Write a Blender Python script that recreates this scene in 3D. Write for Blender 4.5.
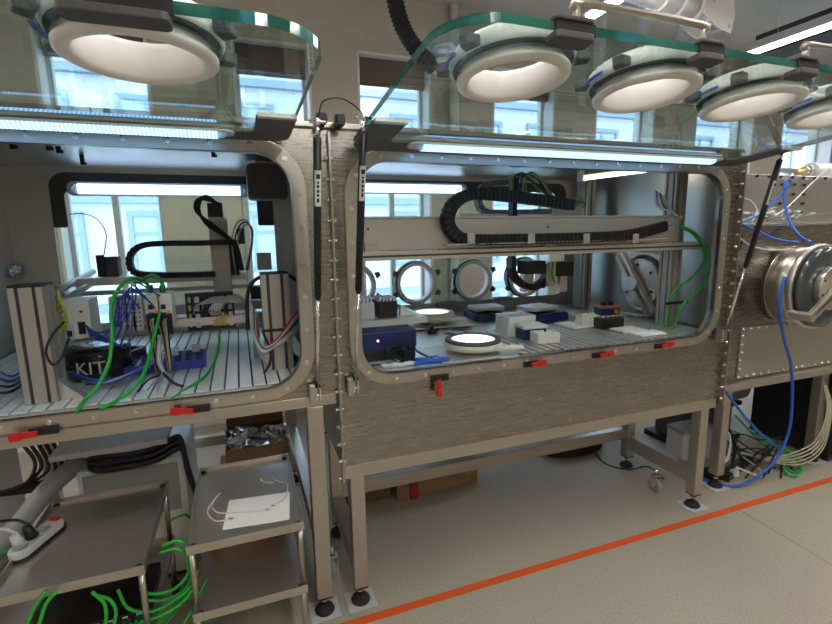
import bpy, bmesh, math, random
from mathutils import Vector, Matrix
random.seed(7)
for o in list(bpy.data.objects): bpy.data.objects.remove(o)
SC = bpy.context.scene
COL = SC.collection
# ------------------------------------------------------------------ camera
F_PX = 475.183
YAW, PITCH, ROLL = math.radians(20.2475), math.radians(9.6853), math.radians(-0.8583)
CAM = Vector((0, 0, 1.6))
_fwd = Vector((math.sin(YAW)*math.cos(PITCH), math.cos(YAW)*math.cos(PITCH), -math.sin(PITCH)))
_r = Vector((math.cos(YAW), -math.sin(YAW), 0)); _u = _r.cross(_fwd)
RIGHT = _r*math.cos(ROLL) + _u*math.sin(ROLL); UP = -_r*math.sin(ROLL) + _u*math.cos(ROLL); FWD = _fwd
cd = bpy.data.cameras.new('camera'); cam = bpy.data.objects.new('camera', cd); COL.objects.link(cam)
cd.sensor_width = 36; cd.lens = F_PX*36/832; cd.clip_start = 0.02; cd.clip_end = 200
M = Matrix(((RIGHT.x, UP.x, -FWD.x, CAM.x), (RIGHT.y, UP.y, -FWD.y, CAM.y), (RIGHT.z, UP.z, -FWD.z, CAM.z), (0, 0, 0, 1)))
cam.matrix_world = M
SC.camera = cam
def at(px, py, x=None, y=None, z=None):
    """point of the place seen at a pixel, on the plane x=, y= or z="""
    d = RIGHT*(px-416) - UP*(py-312) + FWD*F_PX
    if y is not None: t = (y-CAM.y)/d.y
    elif z is not None: t = (z-CAM.z)/d.z
    else: t = (x-CAM.x)/d.x
    return CAM + d*t
# ------------------------------------------------------------------ light and exposure
SC.view_settings.view_transform = 'Standard'; SC.view_settings.look = 'None'
SC.view_settings.exposure = 0.60; SC.view_settings.gamma = 1; SC.view_settings.use_curve_mapping = False
W = bpy.data.worlds.new('sky'); SC.world = W; W.use_nodes = True
W.node_tree.nodes['Background'].inputs[0].default_value = (0.70, 0.85, 1.0, 1)
W.node_tree.nodes['Background'].inputs[1].default_value = 5.0
CEIL_LAMP = 26.0; LED = 2.1
# ------------------------------------------------------------------ materials
MATS = {}
def _mat(name):
    m = bpy.data.materials.new(name); m.use_nodes = True; MATS[name] = m
    return m, m.node_tree.nodes, m.node_tree.links, m.node_tree.nodes['Principled BSDF']
def plain(name, col, rough=0.5, metal=0.0, var=0.0, scale=30, bump=0.0, stretch=(1, 1, 1), trans=0.0, spec=None, coat=0):
    m, n, l, b = _mat(name)
    b.inputs['Base Color'].default_value = (*col, 1); b.inputs['Roughness'].default_value = rough
    b.inputs['Metallic'].default_value = metal
    if trans: b.inputs['Transmission Weight'].default_value = trans
    if spec is not None: b.inputs['Specular IOR Level'].default_value = spec
    if coat: b.inputs['Coat Weight'].default_value = coat
    if var or bump:
        tc = n.new('ShaderNodeTexCoord'); mp = n.new('ShaderNodeMapping'); mp.inputs['Scale'].default_value = stretch
        no = n.new('ShaderNodeTexNoise'); no.inputs['Scale'].default_value = scale; no.inputs['Detail'].default_value = 4
        l.new(tc.outputs['Object'], mp.inputs['Vector']); l.new(mp.outputs['Vector'], no.inputs['Vector'])
        if var:
            mx = n.new('ShaderNodeMix'); mx.data_type = 'RGBA'
            mx.inputs[6].default_value = (*[c*(1-var) for c in col], 1); mx.inputs[7].default_value = (*[min(1, c*(1+var)) for c in col], 1)
            l.new(no.outputs['Fac'], mx.inputs[0]); l.new(mx.outputs[2], b.inputs['Base Color'])
            mr = n.new('ShaderNodeMapRange'); mr.inputs[3].default_value = max(.02, rough-.06); mr.inputs[4].default_value = min(1, rough+.06)
            l.new(no.outputs['Fac'], mr.inputs[0]); l.new(mr.outputs[0], b.inputs['Roughness'])
        if bump:
            bp = n.new('ShaderNodeBump'); bp.inputs['Strength'].default_value = bump; bp.inputs['Distance'].default_value = .002
            l.new(no.outputs['Fac'], bp.inputs['Height']); l.new(bp.outputs[0], b.inputs['Normal'])
    return m
def emit(name, col, s):
    m = bpy.data.materials.new(name); m.use_nodes = True; n = m.node_tree.nodes; n.clear()
    e = n.new('ShaderNodeEmission'); o = n.new('ShaderNodeOutputMaterial')
    e.inputs[0].default_value = (*col, 1); e.inputs[1].default_value = s
    m.node_tree.links.new(e.outputs[0], o.inputs[0]); MATS[name] = m; return m
def led_mat(name, col, s):
    # clear lamp cover over rows of small diodes
    m = emit(name, col, s); n = m.node_tree.nodes; l = m.node_tree.links
    e = [q for q in n if q.type == 'EMISSION'][0]
    tc = n.new('ShaderNodeTexCoord'); sp = n.new('ShaderNodeSeparateXYZ'); l.new(tc.outputs['Object'], sp.inputs[0])
    mu = n.new('ShaderNodeMath'); mu.operation = 'MULTIPLY'; mu.inputs[1].default_value = 2*math.pi/0.011; l.new(sp.outputs[0], mu.inputs[0])
    si = n.new('ShaderNodeMath'); si.operation = 'SINE'; l.new(mu.outputs[0], si.inputs[0])
    mr = n.new('ShaderNodeMapRange'); mr.inputs[1].default_value = -1; mr.inputs[3].default_value = s*.55; mr.inputs[4].default_value = s*1.45
    l.new(si.outputs[0], mr.inputs[0]); l.new(mr.outputs[0], e.inputs[1]); return m
def glass(name, tint, ior=1.5, fac=1.0):
    m = bpy.data.materials.new(name); m.use_nodes = True; n = m.node_tree.nodes; l = m.node_tree.links; n.clear()
    t = n.new('ShaderNodeBsdfTransparent'); t.inputs[0].default_value = (*tint, 1)
    g = n.new('ShaderNodeBsdfGlossy'); g.inputs['Roughness'].default_value = 0.0; g.inputs[0].default_value = (.95, .97, 1, 1)
    fr = n.new('ShaderNodeFresnel'); fr.inputs[0].default_value = ior
    ge = n.new('ShaderNodeNewGeometry'); mi = n.new('ShaderNodeMix'); mi.inputs[2].default_value = ior; mi.inputs[3].default_value = 1/ior
    l.new(ge.outputs['Backfacing'], mi.inputs[0]); l.new(mi.outputs[0], fr.inputs[0])
    mx = n.new('ShaderNodeMixShader'); o = n.new('ShaderNodeOutputMaterial')
    l.new(fr.outputs[0], mx.inputs[0]); l.new(t.outputs[0], mx.inputs[1]); l.new(g.outputs[0], mx.inputs[2]); l.new(mx.outputs[0], o.inputs[0])
    MATS[name] = m; return m
plain('steel', (.34, .32, .29), .27, 1, .06, 9, .03, (1, 1, 14))
plain('steel_flat', (.47, .435, .385), .30, 1, .05, 9, .03, (14, 1, 1))
plain('steel_in', (.58, .575, .56), .36, 1, .06, 9, .03, (1, 1, 14))
plain('steel_satin', (.52, .485, .43), .38, .9, .05, 12, .02, (1, 1, 10))
plain('tray_steel', (.62, .575, .515), .32, .88, .05, 7, .03, (12, 1, 1))
plain('bolt', (.80, .78, .74), .22, 1)
plain('chrome', (.85, .85, .85), .08, 1)
plain('alu', (.66, .65, .62), .42, .75, .03, 20, 0)
plain('alu_profile', (.44, .42, .38), .45, .5, .03, 12, 0, (1, 1, .2))
plain('alu_white', (.84, .87, .91), .40, .4, .03, 12, 0, (8, .3, 1))
plain('gantry', (.70, .66, .60), .42, .7, .05, 4, 0, (.3, 1, 1))
plain('slot_dark', (.05, .055, .06), .6)
plain('dark_plate', (.085, .083, .088), .55, .1, .08, 90, .05)
plain('black', (.012, .012, .014), .45)
plain('black_gloss', (.010, .010, .012), .18)
plain('rubber', (.018, .018, .019), .75)
plain('chain', (.008, .008, .009), .6)
plain('chain_blue', (.16, .22, .32), .45)
plain('white_plastic', (.78, .78, .76), .42, 0, .02, 15)
plain('white_ring', (.84, .82, .79), .38, 0, .015, 6)
plain('cream', (.76, .73, .64), .55, 0, .04, 20)
plain('foam', (.86, .85, .82), .8, 0, .05, 60, .4)
plain('grey_plastic', (.33, .34, .35), .5, 0, .03, 20)
plain('light_grey', (.55, .56, .57), .5, 0, .03, 20)
plain('blue_plastic', (.014, .03, .15), .38, 0, .05, 10)
plain('blue_dark', (.015, .025, .10), .42, 0, .05, 10)
plain('blue_tray', (.03, .04, .34), .4, 0, .05, 15)
plain('blue_hose', (.02, .13, .62), .35)
plain('blue_wire', (.02, .06, .36), .4)
plain('green_cable', (.02, .42, .05), .4)
plain('white_cable', (.72, .71, .68), .5)
plain('grey_cable', (.36, .36, .36), .5)
plain('tan_cable', (.55, .50, .38), .5)
plain('yellow_cable', (.60, .52, .10), .5)
plain('red', (.62, .012, .016), .35)
plain('pink', (.60, .16, .18), .4)
plain('orange_sticker', (.9, .25, .02), .6)
plain('tape', (.78, .11, .015), .6, 0, .08, 25)
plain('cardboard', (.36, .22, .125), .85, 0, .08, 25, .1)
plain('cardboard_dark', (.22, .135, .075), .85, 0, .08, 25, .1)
plain('card_red', (.40, .03, .05), .7)
plain('paper', (.80, .80, .79), .7, 0, .02, 10)
plain('pcb', (.012, .022, .06), .45, 0, .3, 60)
plain('gold', (.62, .46, .18), .35, .8)
plain('foil', (.80, .82, .85), .22, 1)
plain('plastic_film', (.85, .86, .87), .2, 0, 0, 10, 0, (1, 1, 1), .35)
plain('clear_plastic', (.75, .82, .88), .15, 0, 0, 10, 0, (1, 1, 1), .55)
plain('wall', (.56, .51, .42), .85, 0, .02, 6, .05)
plain('lit_wall', (.80, .74, .60), .85, 0, .02, 40)  # wall tone with the lamp light painted in
plain('wall_trim', (.80, .80, .78), .5)
plain('window_frame', (.62, .63, .62), .45)
plain('blind', (.16, .115, .08), .7, 0, .05, 20)
plain('ceiling', (.60, .58, .54), .9)
plain('duct', (.70, .71, .73), .4, .3)
plain('beam_dark', (.03, .032, .035), .6)
plain('facade', (.40, .42, .45), .8)
plain('facade_trim', (.17, .22, .30), .7)
plain('facade_glass', (.28, .34, .41), .3)
plain('glass_edge', (.018, .13, .105), .08, 0, .25, 4, 0, (1, 1, 1), .25)
plain('screen_white', (.85, .85, .85), .3)
plain('door_glass', (.10, .12, .13), .12, .4)
plain('dome', (.75, .82, .95), .06, .3, 0, 10, 0, (1, 1, 1), .6)
glass('pane', (.87, .945, .925), 1.6)
glass('room_pane', (.94, .97, .99), 1.45)
emit('lamp_white', (1.0, .96, .90), CEIL_LAMP)
emit('lamp_warm', (1.0, .84, .62), 3.5)
led_mat('led', (.27, .58, 1.0), LED)
led_mat('led_white', (.50, .72, 1.0), LED*1.2)
emit('led_reflect', (1.0, .98, .99), 1.6)  # LED reflections on the round plates, set as emission
emit('led_reflect_warm', (1.0, .90, .72), 1.4)
emit('red_light', (1, .2, .35), 4)
# floor: speckled linoleum
m, n, l, b = _mat('floor')
tc = n.new('ShaderNodeTexCoord'); n1 = n.new('ShaderNodeTexNoise'); n1.inputs['Scale'].default_value = 160; n1.inputs['Detail'].default_value = 6
n2 = n.new('ShaderNodeTexNoise'); n2.inputs['Scale'].default_value = 1.4
cr = n.new('ShaderNodeValToRGB'); cr.color_ramp.elements[0].position = .3; cr.color_ramp.elements[0].color = (.36, .31, .245, 1)
cr.color_ramp.elements[1].position = .72; cr.color_ramp.elements[1].color = (.60, .535, .44, 1)
mx = n.new('ShaderNodeMix'); mx.data_type = 'RGBA'; mx.blend_type = 'MULTIPLY'; mx.inputs[0].default_value = .18
l.new(tc.outputs['Object'], n1.inputs[0]); l.new(tc.outputs['Object'], n2.inputs[0]); l.new(n1.outputs['Fac'], cr.inputs[0])
l.new(cr.outputs[0], mx.inputs[6]); l.new(n2.outputs['Color'], mx.inputs[7]); l.new(mx.outputs[2], b.inputs['Base Color'])
b.inputs['Roughness'].default_value = .55
# ------------------------------------------------------------------ mesh helpers
def V(*a): return Vector(a)
def catmull(pts, k=6):
    pts = [Vector(p) for p in pts]
    if len(pts) < 3: return pts
    out = []; P = [pts[0]*2-pts[1]] + pts + [pts[-1]*2-pts[-2]]
    for i in range(1, len(P)-2):
        a, b_, c, d = P[i-1], P[i], P[i+1], P[i+2]
        for j in range(k):
            t = j/k
            out.append(.5*((2*b_) + (c-a)*t + (2*a-5*b_+4*c-d)*t*t + (3*b_-a-3*c+d)*t**3))
    out.append(pts[-1]); return out
def rrect(x0, x1, z0, z1, r, k=6):
    """rounded rectangle loop; r one radius or four (bottom-left, bottom-right, top-right, top-left)"""
    if not isinstance(r, (tuple, list)): r = (r,)*4
    out = []
    for (cx, cz, a0, rr) in ((x0+r[0], z0+r[0], 180, r[0]), (x1-r[1], z0+r[1], 270, r[1]), (x1-r[2], z1-r[2], 0, r[2]), (x0+r[3], z1-r[3], 90, r[3])):
        for i in range(k+1):
            a = math.radians(a0+90*i/k); out.append((cx+rr*math.cos(a), cz+rr*math.sin(a)))
    return out
class MB:
    def __init__(s): s.v = []; s.f = []; s.sm = []
    def add(s, vs, fs, sm=False):
        o = len(s.v); s.v += [Vector(p) for p in vs]
        for f in fs: s.f.append([i+o for i in f]); s.sm.append(sm)
        return s
    def box(s, x0, x1, y0, y1, z0, z1, R=None, c=None):
        vs = [Vector((x, y, z)) for z in (z0, z1) for y in (y0, y1) for x in (x0, x1)]
        if R is not None:
            c = Vector(c) if c is not None else Vector(((x0+x1)/2, (y0+y1)/2, (z0+z1)/2))
            vs = [c + R @ (p-c) for p in vs]
        return s.add(vs, [(0, 2, 3, 1), (4, 5, 7, 6), (0, 1, 5, 4), (2, 6, 7, 3), (0, 4, 6, 2), (1, 3, 7, 5)])
    def cyl(s, p0, p1, r, n=16, r1=None, caps=True):
        p0 = Vector(p0); p1 = Vector(p1); r1 = r if r1 is None else r1
        d = (p1-p0).normalized(); a = d.orthogonal().normalized(); b_ = d.cross(a)
        vs = []
        for p, rr in ((p0, r), (p1, r1)):
            for i in range(n):
                t = 2*math.pi*i/n; vs.append(p + a*math.cos(t)*rr + b_*math.sin(t)*rr)
        s.add(vs, [(i, (i+1) % n, n+(i+1) % n, n+i) for i in range(n)], True)
        if caps: s.add(vs, [list(range(n))[::-1], list(range(n, 2*n))])
        return s
    def tube(s, pts, r, n=8, smooth=True, k=6):
        pts = catmull(pts, k) if smooth else [Vector(p) for p in pts]
        q = [pts[0]]
        for p in pts[1:]:
            if (p-q[-1]).length > 1e-5: q.append(p)
        pts = q
        d0 = (pts[1]-pts[0]).normalized(); a = d0.orthogonal().normalized(); rings = []
        for i, p in enumerate(pts):
            d = (pts[min(i+1, len(pts)-1)] - pts[max(i-1, 0)])
            if d.length < 1e-8: d = d0
            d = d.normalized(); a = (a - d*a.dot(d))
            a = a.normalized() if a.length > 1e-6 else d.orthogonal().normalized(); b_ = d.cross(a)
            rings.append([p + a*math.cos(2*math.pi*j/n)*r + b_*math.sin(2*math.pi*j/n)*r for j in range(n)])
        vs = [p for R_ in rings for p in R_]; fs = []
        for i in range(len(rings)-1):
            for j in range(n): fs.append((i*n+j, i*n+(j+1) % n, (i+1)*n+(j+1) % n, (i+1)*n+j))
        s.add(vs, fs, True); L = len(rings)-1
        s.add(rings[0]+rings[L], [list(range(n))[::-1], list(range(n, 2*n))]); return s
    def lathe(s, prof, o, ax, n=40, closed=True):
        """profile of (radius, height) turned about axis ax at o"""
        o = Vector(o); ax = Vector(ax).normalized(); a = ax.orthogonal().normalized(); b_ = ax.cross(a)
        vs = []; m_ = len(prof)
        for i in range(n):
            t = 2*math.pi*i/n; e = a*math.cos(t)+b_*math.sin(t)
            vs += [o + e*r + ax*h for r, h in prof]
        fs = []
        for i in range(n):
            for j in range(m_ if closed else m_-1):
                fs.append((i*m_+j, ((i+1) % n)*m_+j, ((i+1) % n)*m_+(j+1) % m_, i*m_+(j+1) % m_))
        return s.add(vs, fs, True)
    def prism(s, loop, f0, f1):
        """extrude a 2D loop between two maps f(u, v) -> point"""
        n = len(loop); vs = [f0(*p) for p in loop] + [f1(*p) for p in loop]
        s.add(vs, [list(range(n))[::-1], list(range(n, 2*n))] + [(i, (i+1) % n, n+(i+1) % n, n+i) for i in range(n)]); return s
    def ring(s, inner, outer, f0, f1):
        n = len(inner); vs = [f0(*p) for p in inner]+[f0(*p) for p in outer]+[f1(*p) for p in inner]+[f1(*p) for p in outer]
        fs = []
        for i in range(n):
            j = (i+1) % n
            fs += [(i, j, n+j, n+i), (2*n+i, 3*n+i, 3*n+j, 2*n+j), (i, 2*n+i, 2*n+j, j), (n+i, n+j, 3*n+j, 3*n+i)]
        return s.add(vs, fs)
    def plate_holes(s, outer, holes, f0, f1, sides=True):
        bm = bmesh.new()
        def loop(pts):
            vs = [bm.verts.new((p[0], p[1], 0)) for p in pts]
            return [bm.edges.new((vs[i], vs[(i+1) % len(vs)])) for i in range(len(vs))]
        es = loop(outer)
        for h in holes: es += loop(h)
        bmesh.ops.triangle_fill(bm, use_beauty=True, use_dissolve=False, edges=es)
        bm.verts.index_update(); vs = [(v.co.x, v.co.y) for v in bm.verts]; fs = [[v.index for v in f.verts] for f in bm.faces]; bm.free()
        s.add([f0(*p) for p in vs], fs); s.add([f1(*p) for p in vs], [f[::-1] for f in fs])
        if sides:
            for L in [outer]+list(holes):
                n = len(L); s.add([f0(*p) for p in L]+[f1(*p) for p in L], [(i, (i+1) % n, n+(i+1) % n, n+i) for i in range(n)])
        return s
    def ball(s, c, r, n=12, m_=8, sc=(1, 1, 1)):
        c = Vector(c); vs = []
        for i in range(m_+1):
            t = math.pi*i/m_
            for j in range(n):
                p = 2*math.pi*j/n; vs.append(c+Vector((r*sc[0]*math.sin(t)*math.cos(p), r*sc[1]*math.sin(t)*math.sin(p), r*sc[2]*math.cos(t))))
        return s.add(vs, [(i*n+j, (i+1)*n+j, (i+1)*n+(j+1) % n, i*n+(j+1) % n) for i in range(m_) for j in range(n)], True)
ROOT = {}
def _mesh(mb, name, off, mat):
    me = bpy.data.meshes.new(name); me.from_pydata([tuple(p-off) for p in mb.v], [], mb.f)
    me.polygons.foreach_set('use_smooth', mb.sm); me.validate(); me.update()
    bm = bmesh.new(); bm.from_mesh(me); bmesh.ops.remove_doubles(bm, verts=bm.verts, dist=1e-6)
    bmesh.ops.recalc_face_normals(bm, faces=bm.faces); bm.to_mesh(me); bm.free()
    me.materials.append(MATS[mat]); return me
def bevel(o, w, seg=2):
    m_ = o.modifiers.new('bevel', 'BEVEL'); m_.width = w; m_.segments = seg; m_.limit_method = 'ANGLE'; m_.angle_limit = math.radians(50)
def tag(o, label=None, cat=None, group=None, kind=None):
    if label: o['label'] = label
    if cat: o['category'] = cat
    if group: o['group'] = group
    if kind: o['kind'] = kind
    return o
def thing(name, label, cat, loc, group=None):
    o = bpy.data.objects.new(name, None); COL.objects.link(o); o.location = Vector(loc); o.empty_display_size = .05
    ROOT[o] = Vector(loc); return tag(o, label, cat, group)
def part(parent, name, mb, mat, bev=0, label=None, kind=None):
    off = ROOT[parent]; o = bpy.data.objects.new(name, _mesh(mb, name, off, mat)); COL.objects.link(o)
    o.parent = parent; ROOT[o] = off
    if bev: bevel(o, bev)
    if label: o['label'] = label
    if kind: o['kind'] = kind
    return o
def solo(name, mb, mat, label=None, cat=None, group=None, kind=None, bev=0):
    xs = [p.x for p in mb.v]; ys = [p.y for p in mb.v]; zs = [p.z for p in mb.v]
    off = Vector(((min(xs)+max(xs))/2, (min(ys)+max(ys))/2, min(zs)))
    o = bpy.data.objects.new(name, _mesh(mb, name, off, mat)); COL.objects.link(o); o.location = off; ROOT[o] = off
    if bev: bevel(o, bev)
    return tag(o, label, cat, group, kind)
_shared = {}
def piece(parent, name, key, mb_fn, mat, loc, R=None, bev=0):
    """one alike piece with shared mesh data, placed at world loc"""
    if key not in _shared:
        me = _mesh(mb_fn(), name, Vector((0, 0, 0)), mat); _shared[key] = me
    o = bpy.data.objects.new(name, _shared[key]); COL.objects.link(o); o.parent = parent
    off = ROOT[parent]; o.location = Vector(loc)-off
    if R is not None: o.rotation_euler = R.to_euler()
    if bev: bevel(o, bev)
    ROOT[o] = off; return o
def cable(name, label, pts, r, mat, group=None, cat='cable', n=8):
    return solo(name, MB().tube(pts, r, n), mat, label, cat, group)
RX = lambda a: Matrix.Rotation(math.radians(a), 3, 'X')
RY = lambda a: Matrix.Rotation(math.radians(a), 3, 'Y')
RZ = lambda a: Matrix.Rotation(math.radians(a), 3, 'Z')
def bolt_mb(ax, r=.0065, h=.007):
    d = Vector(ax); return MB().cyl((0, 0, 0), d*h*.35, r*1.5, 10).cyl(d*h*.35, d*h, r, 6)
# ================================================================== THE ROOM
X0, X1, Y0, YW, ZC = -4.0, 8.0, -4.0, 4.2, 3.55
solo('floor', MB().box(X0, X1, Y0, YW+.3, -.1, 0), 'floor', kind='structure')
solo('ceiling', MB().box(X0, X1, Y0, YW+.3, ZC, ZC+.1), 'ceiling', kind='structure')
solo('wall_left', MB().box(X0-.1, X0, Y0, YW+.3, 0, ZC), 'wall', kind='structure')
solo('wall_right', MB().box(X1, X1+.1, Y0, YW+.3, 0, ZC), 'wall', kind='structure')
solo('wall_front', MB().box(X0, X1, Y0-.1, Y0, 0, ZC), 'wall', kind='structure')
WIN = [(-3.3, -2.1), (-1.22, -.52), (.06, .66), (1.05, 1.72), (2.35, 3.05), (3.55, 4.35), (4.95, 5.9), (6.4, 7.4)]
WZ0, WZ1 = .78, 3.10
wb = MB(); xs = [X0]+[v for w in WIN for v in w]+[X1]
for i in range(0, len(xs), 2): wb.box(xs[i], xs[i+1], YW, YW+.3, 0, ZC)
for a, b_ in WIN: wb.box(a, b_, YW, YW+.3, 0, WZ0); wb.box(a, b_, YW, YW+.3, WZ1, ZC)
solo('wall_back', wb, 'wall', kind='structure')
for i, (a, b_) in enumerate(WIN):
    fr = MB(); t = .05; y0, y1 = YW+.16, YW+.22
    fr.box(a, a+t, y0, y1, WZ0, WZ1).box(b_-t, b_, y0, y1, WZ0, WZ1).box(a+t, b_-t, y0, y1, WZ0, WZ0+t).box(a+t, b_-t, y0, y1, WZ1-t, WZ1)
    fr.box(a+t, b_-t, y0, y1, 2.28, 2.34)
    if b_-a > .62: fr.box((a+b_)/2-.022, (a+b_)/2+.022, y0, y1, WZ0+t, 2.28)
    w = solo('window_%d' % (i+1), fr, 'window_frame', kind='structure')
    part(w, 'pane', MB().box(a+t, b_-t, y0+.025, y0+.031, WZ0+t, WZ1-t), 'room_pane')
    part(w, 'window_sill', MB().box(a-.02, b_+.02, YW-.05, YW+.16, WZ0-.03, WZ0), 'wall_trim', .004)
    rv = MB().box(a, a+.02, YW-.006, YW+.16, WZ0, WZ1).box(b_-.02, b_, YW-.006, YW+.16, WZ0, WZ1).box(a, b_, YW-.006, YW+.16, WZ1-.02, WZ1)
    part(w, 'reveal', rv, 'wall_trim')
    part(w, 'roller_blind', MB().box(a+.03, b_-.03, YW+.07, YW+.12, WZ1-.22, WZ1-.02).cyl((a+.03, YW+.095, WZ1-.23), (b_-.03, YW+.095, WZ1-.23), .014), 'blind')
solo('lit_wall_panel', MB().box(-.515, .05, YW-.05, YW-.03, .80, 2.25).cyl((-.52, YW-.04, 2.28), (.055, YW-.04, 2.28), .025, 16), 'lit_wall', 'added cream panel for the lamp-lit wall between the two windows behind the left box', 'lit_wall')  # added panel; lamp light on the lower wall put into its cream colour
for k in range(3):  # cabinets added to darken the floor below the middle box
    x = .50+.75*k; lb = ('beside the bare wall under the left box', 'behind the long flat parcel', 'behind the black hose coil', 'behind the transfer box pump', 'at the far end of the row')[k]
    t_ = thing('added_cabinet', 'added dark cabinet, shading the floor, on the back wall, '+lb, 'cabinet', (x+.37, 3.85, 0), 'added shading cabinets on the back wall')
    T_ = t_; ROOT[t_] = Vector((x+.37, 3.85, 0))
    part(t_, 'body', MB().box(x, x+.74, 3.6, YW-.014, .08, .76), 'dark_plate', .004); part(t_, 'plinth', MB().box(x+.01, x+.73, 3.65, YW-.02, 0, .0795), 'black')
    for q in (0, 1): d_ = part(t_, 'door', MB().box(x+.01+.365*q, x+.365+.365*q, 3.582, 3.5995, .10, .74), 'dark_plate', .003); part(d_, 'handle', MB().box(x+(.33 if q == 0 else .39), x+(.345 if q == 0 else .405), 3.565, 3.5815, .55, .68), 'alu', .002)
solo('baseboard_back', MB().box(X0, X1, YW-.012, YW, 0, .09), 'wall_trim', kind='structure')
# vertical pipe on the back wall, seam line in the floor, tape
solo('wall_pipe', MB().cyl((1.93, YW-.055, .09), (1.93, YW-.055, ZC), .042, 20), 'wall_trim', 'white vertical pipe on the wall above the middle glovebox', 'pipe')
solo('floor_tape', MB().box(X0+1.5, X1-1, 1.695, 1.735, 0, .0015), 'tape', 'orange marking tape stuck along the beige floor', 'tape')
_fs = at(736, 508, z=0); _fe = at(832, 565, z=0); _d = (_fe-_fs).normalized(); _nn = V(-_d.y, _d.x, 0)*.0012
solo('trim_1', MB().add([_fs+_nn, _fs-_nn, _fe+_d*1.5-_nn, _fe+_d*1.5+_nn]+[p+V(0, 0, .0008) for p in (_fs+_nn, _fs-_nn, _fe+_d*1.5-_nn, _fe+_d*1.5+_nn)], [(4, 5, 6, 7), (0, 1, 5, 4), (1, 2, 6, 5), (2, 3, 7, 6), (3, 0, 4, 7), (3, 2, 1, 0)]), 'cardboard_dark', kind='structure')
# building across the street
bd = thing('apartment_building', 'pale white building with rows of blue framed windows seen across the street', 'building', (2, 15, -6))
part(bd, 'wall', MB().box(-24, 34, 15, 16, -6, 16), 'facade')
for zz in (-2.6, .3, 3.2, 6.4): part(bd, 'ledge', MB().box(-24, 34, 14.8, 15, zz-.75, zz-.55), 'facade_trim')
for r_, zz in enumerate((-2.3, .6, 3.6, 6.8)):
    for k in range(22):
        x = -22+2.5*k
        f_ = piece(bd, 'window', 'fw', lambda: MB().ring([(-.62, 0), (.62, 0), (.62, 1.5), (-.62, 1.5)], [(-.75, -.13), (.75, -.13), (.75, 1.63), (-.75, 1.63)], lambda u, v: V(u, -.08, v), lambda u, v: V(u, .03, v)).box(-.05, .05, -.06, 0, 0, 1.5).box(-.62, .62, -.06, 0, 1.0, 1.08), 'facade_trim', (x, 15, zz))
        p_ = bpy.data.objects.new('pane', _shared.setdefault('fp', _mesh(MB().box(-.62, .62, -.02, .02, 0, 1.5), 'pane', V(0, 0, 0), 'facade_glass'))); COL.objects.link(p_); p_.parent = f_
solo('street', MB().box(-40, 50, YW+.4, 15, -6.1, -6), 'facade', kind='structure')
# ------------------------------------------------------------------ ceiling lamps and services
def ceil_lamp(x, y0, y1, z, label, group='linear ceiling lamps'):
    t = thing('ceiling_lamp', label, 'lamp', (x, (y0+y1)/2, z), group)
    part(t, 'housing', MB().box(x-.06, x+.06, y0, y1, z+.012, z+.075), 'alu', .006)
    part(t, 'diffuser', MB().box(x-.035, x+.035, y0+.02, y1-.02, z, z+.0115), 'lamp_white')
    for yy in (y0+.3, y1-.3): part(t, 'suspension_wire', MB().cyl((x, yy, z+.075), (x, yy, ZC), .003, 6), 'bolt')
for x, y0, y1, lb in ((2.34, -.2, 2.88, 'slim glowing ceiling lamp beside the white extraction arm'), (4.10, -.2, 3.1, 'slim glowing ceiling lamp beside the black cable tray'), (.55, -1.8, 2.15, 'slim glowing ceiling lamp over the seam between the raised windows'), (-2.6, -1.8, 3.9, 'unseen added ceiling lamp beside the left room wall'), (5.9, -.2, 2.8, 'slim glowing ceiling lamp beyond the black cable tray'), (.9, -3.6, -.6, 'slim glowing ceiling lamp over the middle of the open floor')):  # lamp by the left wall is unseen, added to light the rear aisle
    ceil_lamp(x, y0, y1, 3.0, lb)
# dark cable duct beam and ceiling duct
solo('cable_tray', MB().box(4.55, 4.85, 1.0, 3.3, 3.12, 3.24).box(4.55, 4.57, 1.0, 3.3, 3.24, 3.30).box(4.83, 4.85, 1.0, 3.3, 3.24, 3.30).box(4.68, 4.72, 2.4, 2.46, 3.24, ZC), 'beam_dark', 'black cable tray hanging from the ceiling beside a lamp', 'cable tray')
dt = thing('ceiling_duct', 'round silver ventilation duct under the ceiling with ribbed collar', 'duct', (4.9, 2.2, 3.3))
part(dt, 'duct', MB().cyl((4.15, 2.35, 3.32), (6.9, 2.35, 3.32), .11, 28), 'duct')
for x in (4.35, 4.75, 5.15): part(dt, 'collar', MB().lathe([(.112, -.012), (.122, -.012), (.122, .012), (.112, .012)], (x, 2.35, 3.32), (1, 0, 0), 28), 'alu')
for x in (3.98, 3.52, 3.05): solo('ceiling_strut', MB().box(x-.03, x+.03, 3.55, 3.61, 2.75, ZC).box(x-.035, x-.03, 3.54, 3.62, 2.75, ZC), 'duct', 'grey mounting strut hanging down in front of the back wall', 'strut', 'mounting struts')
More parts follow.
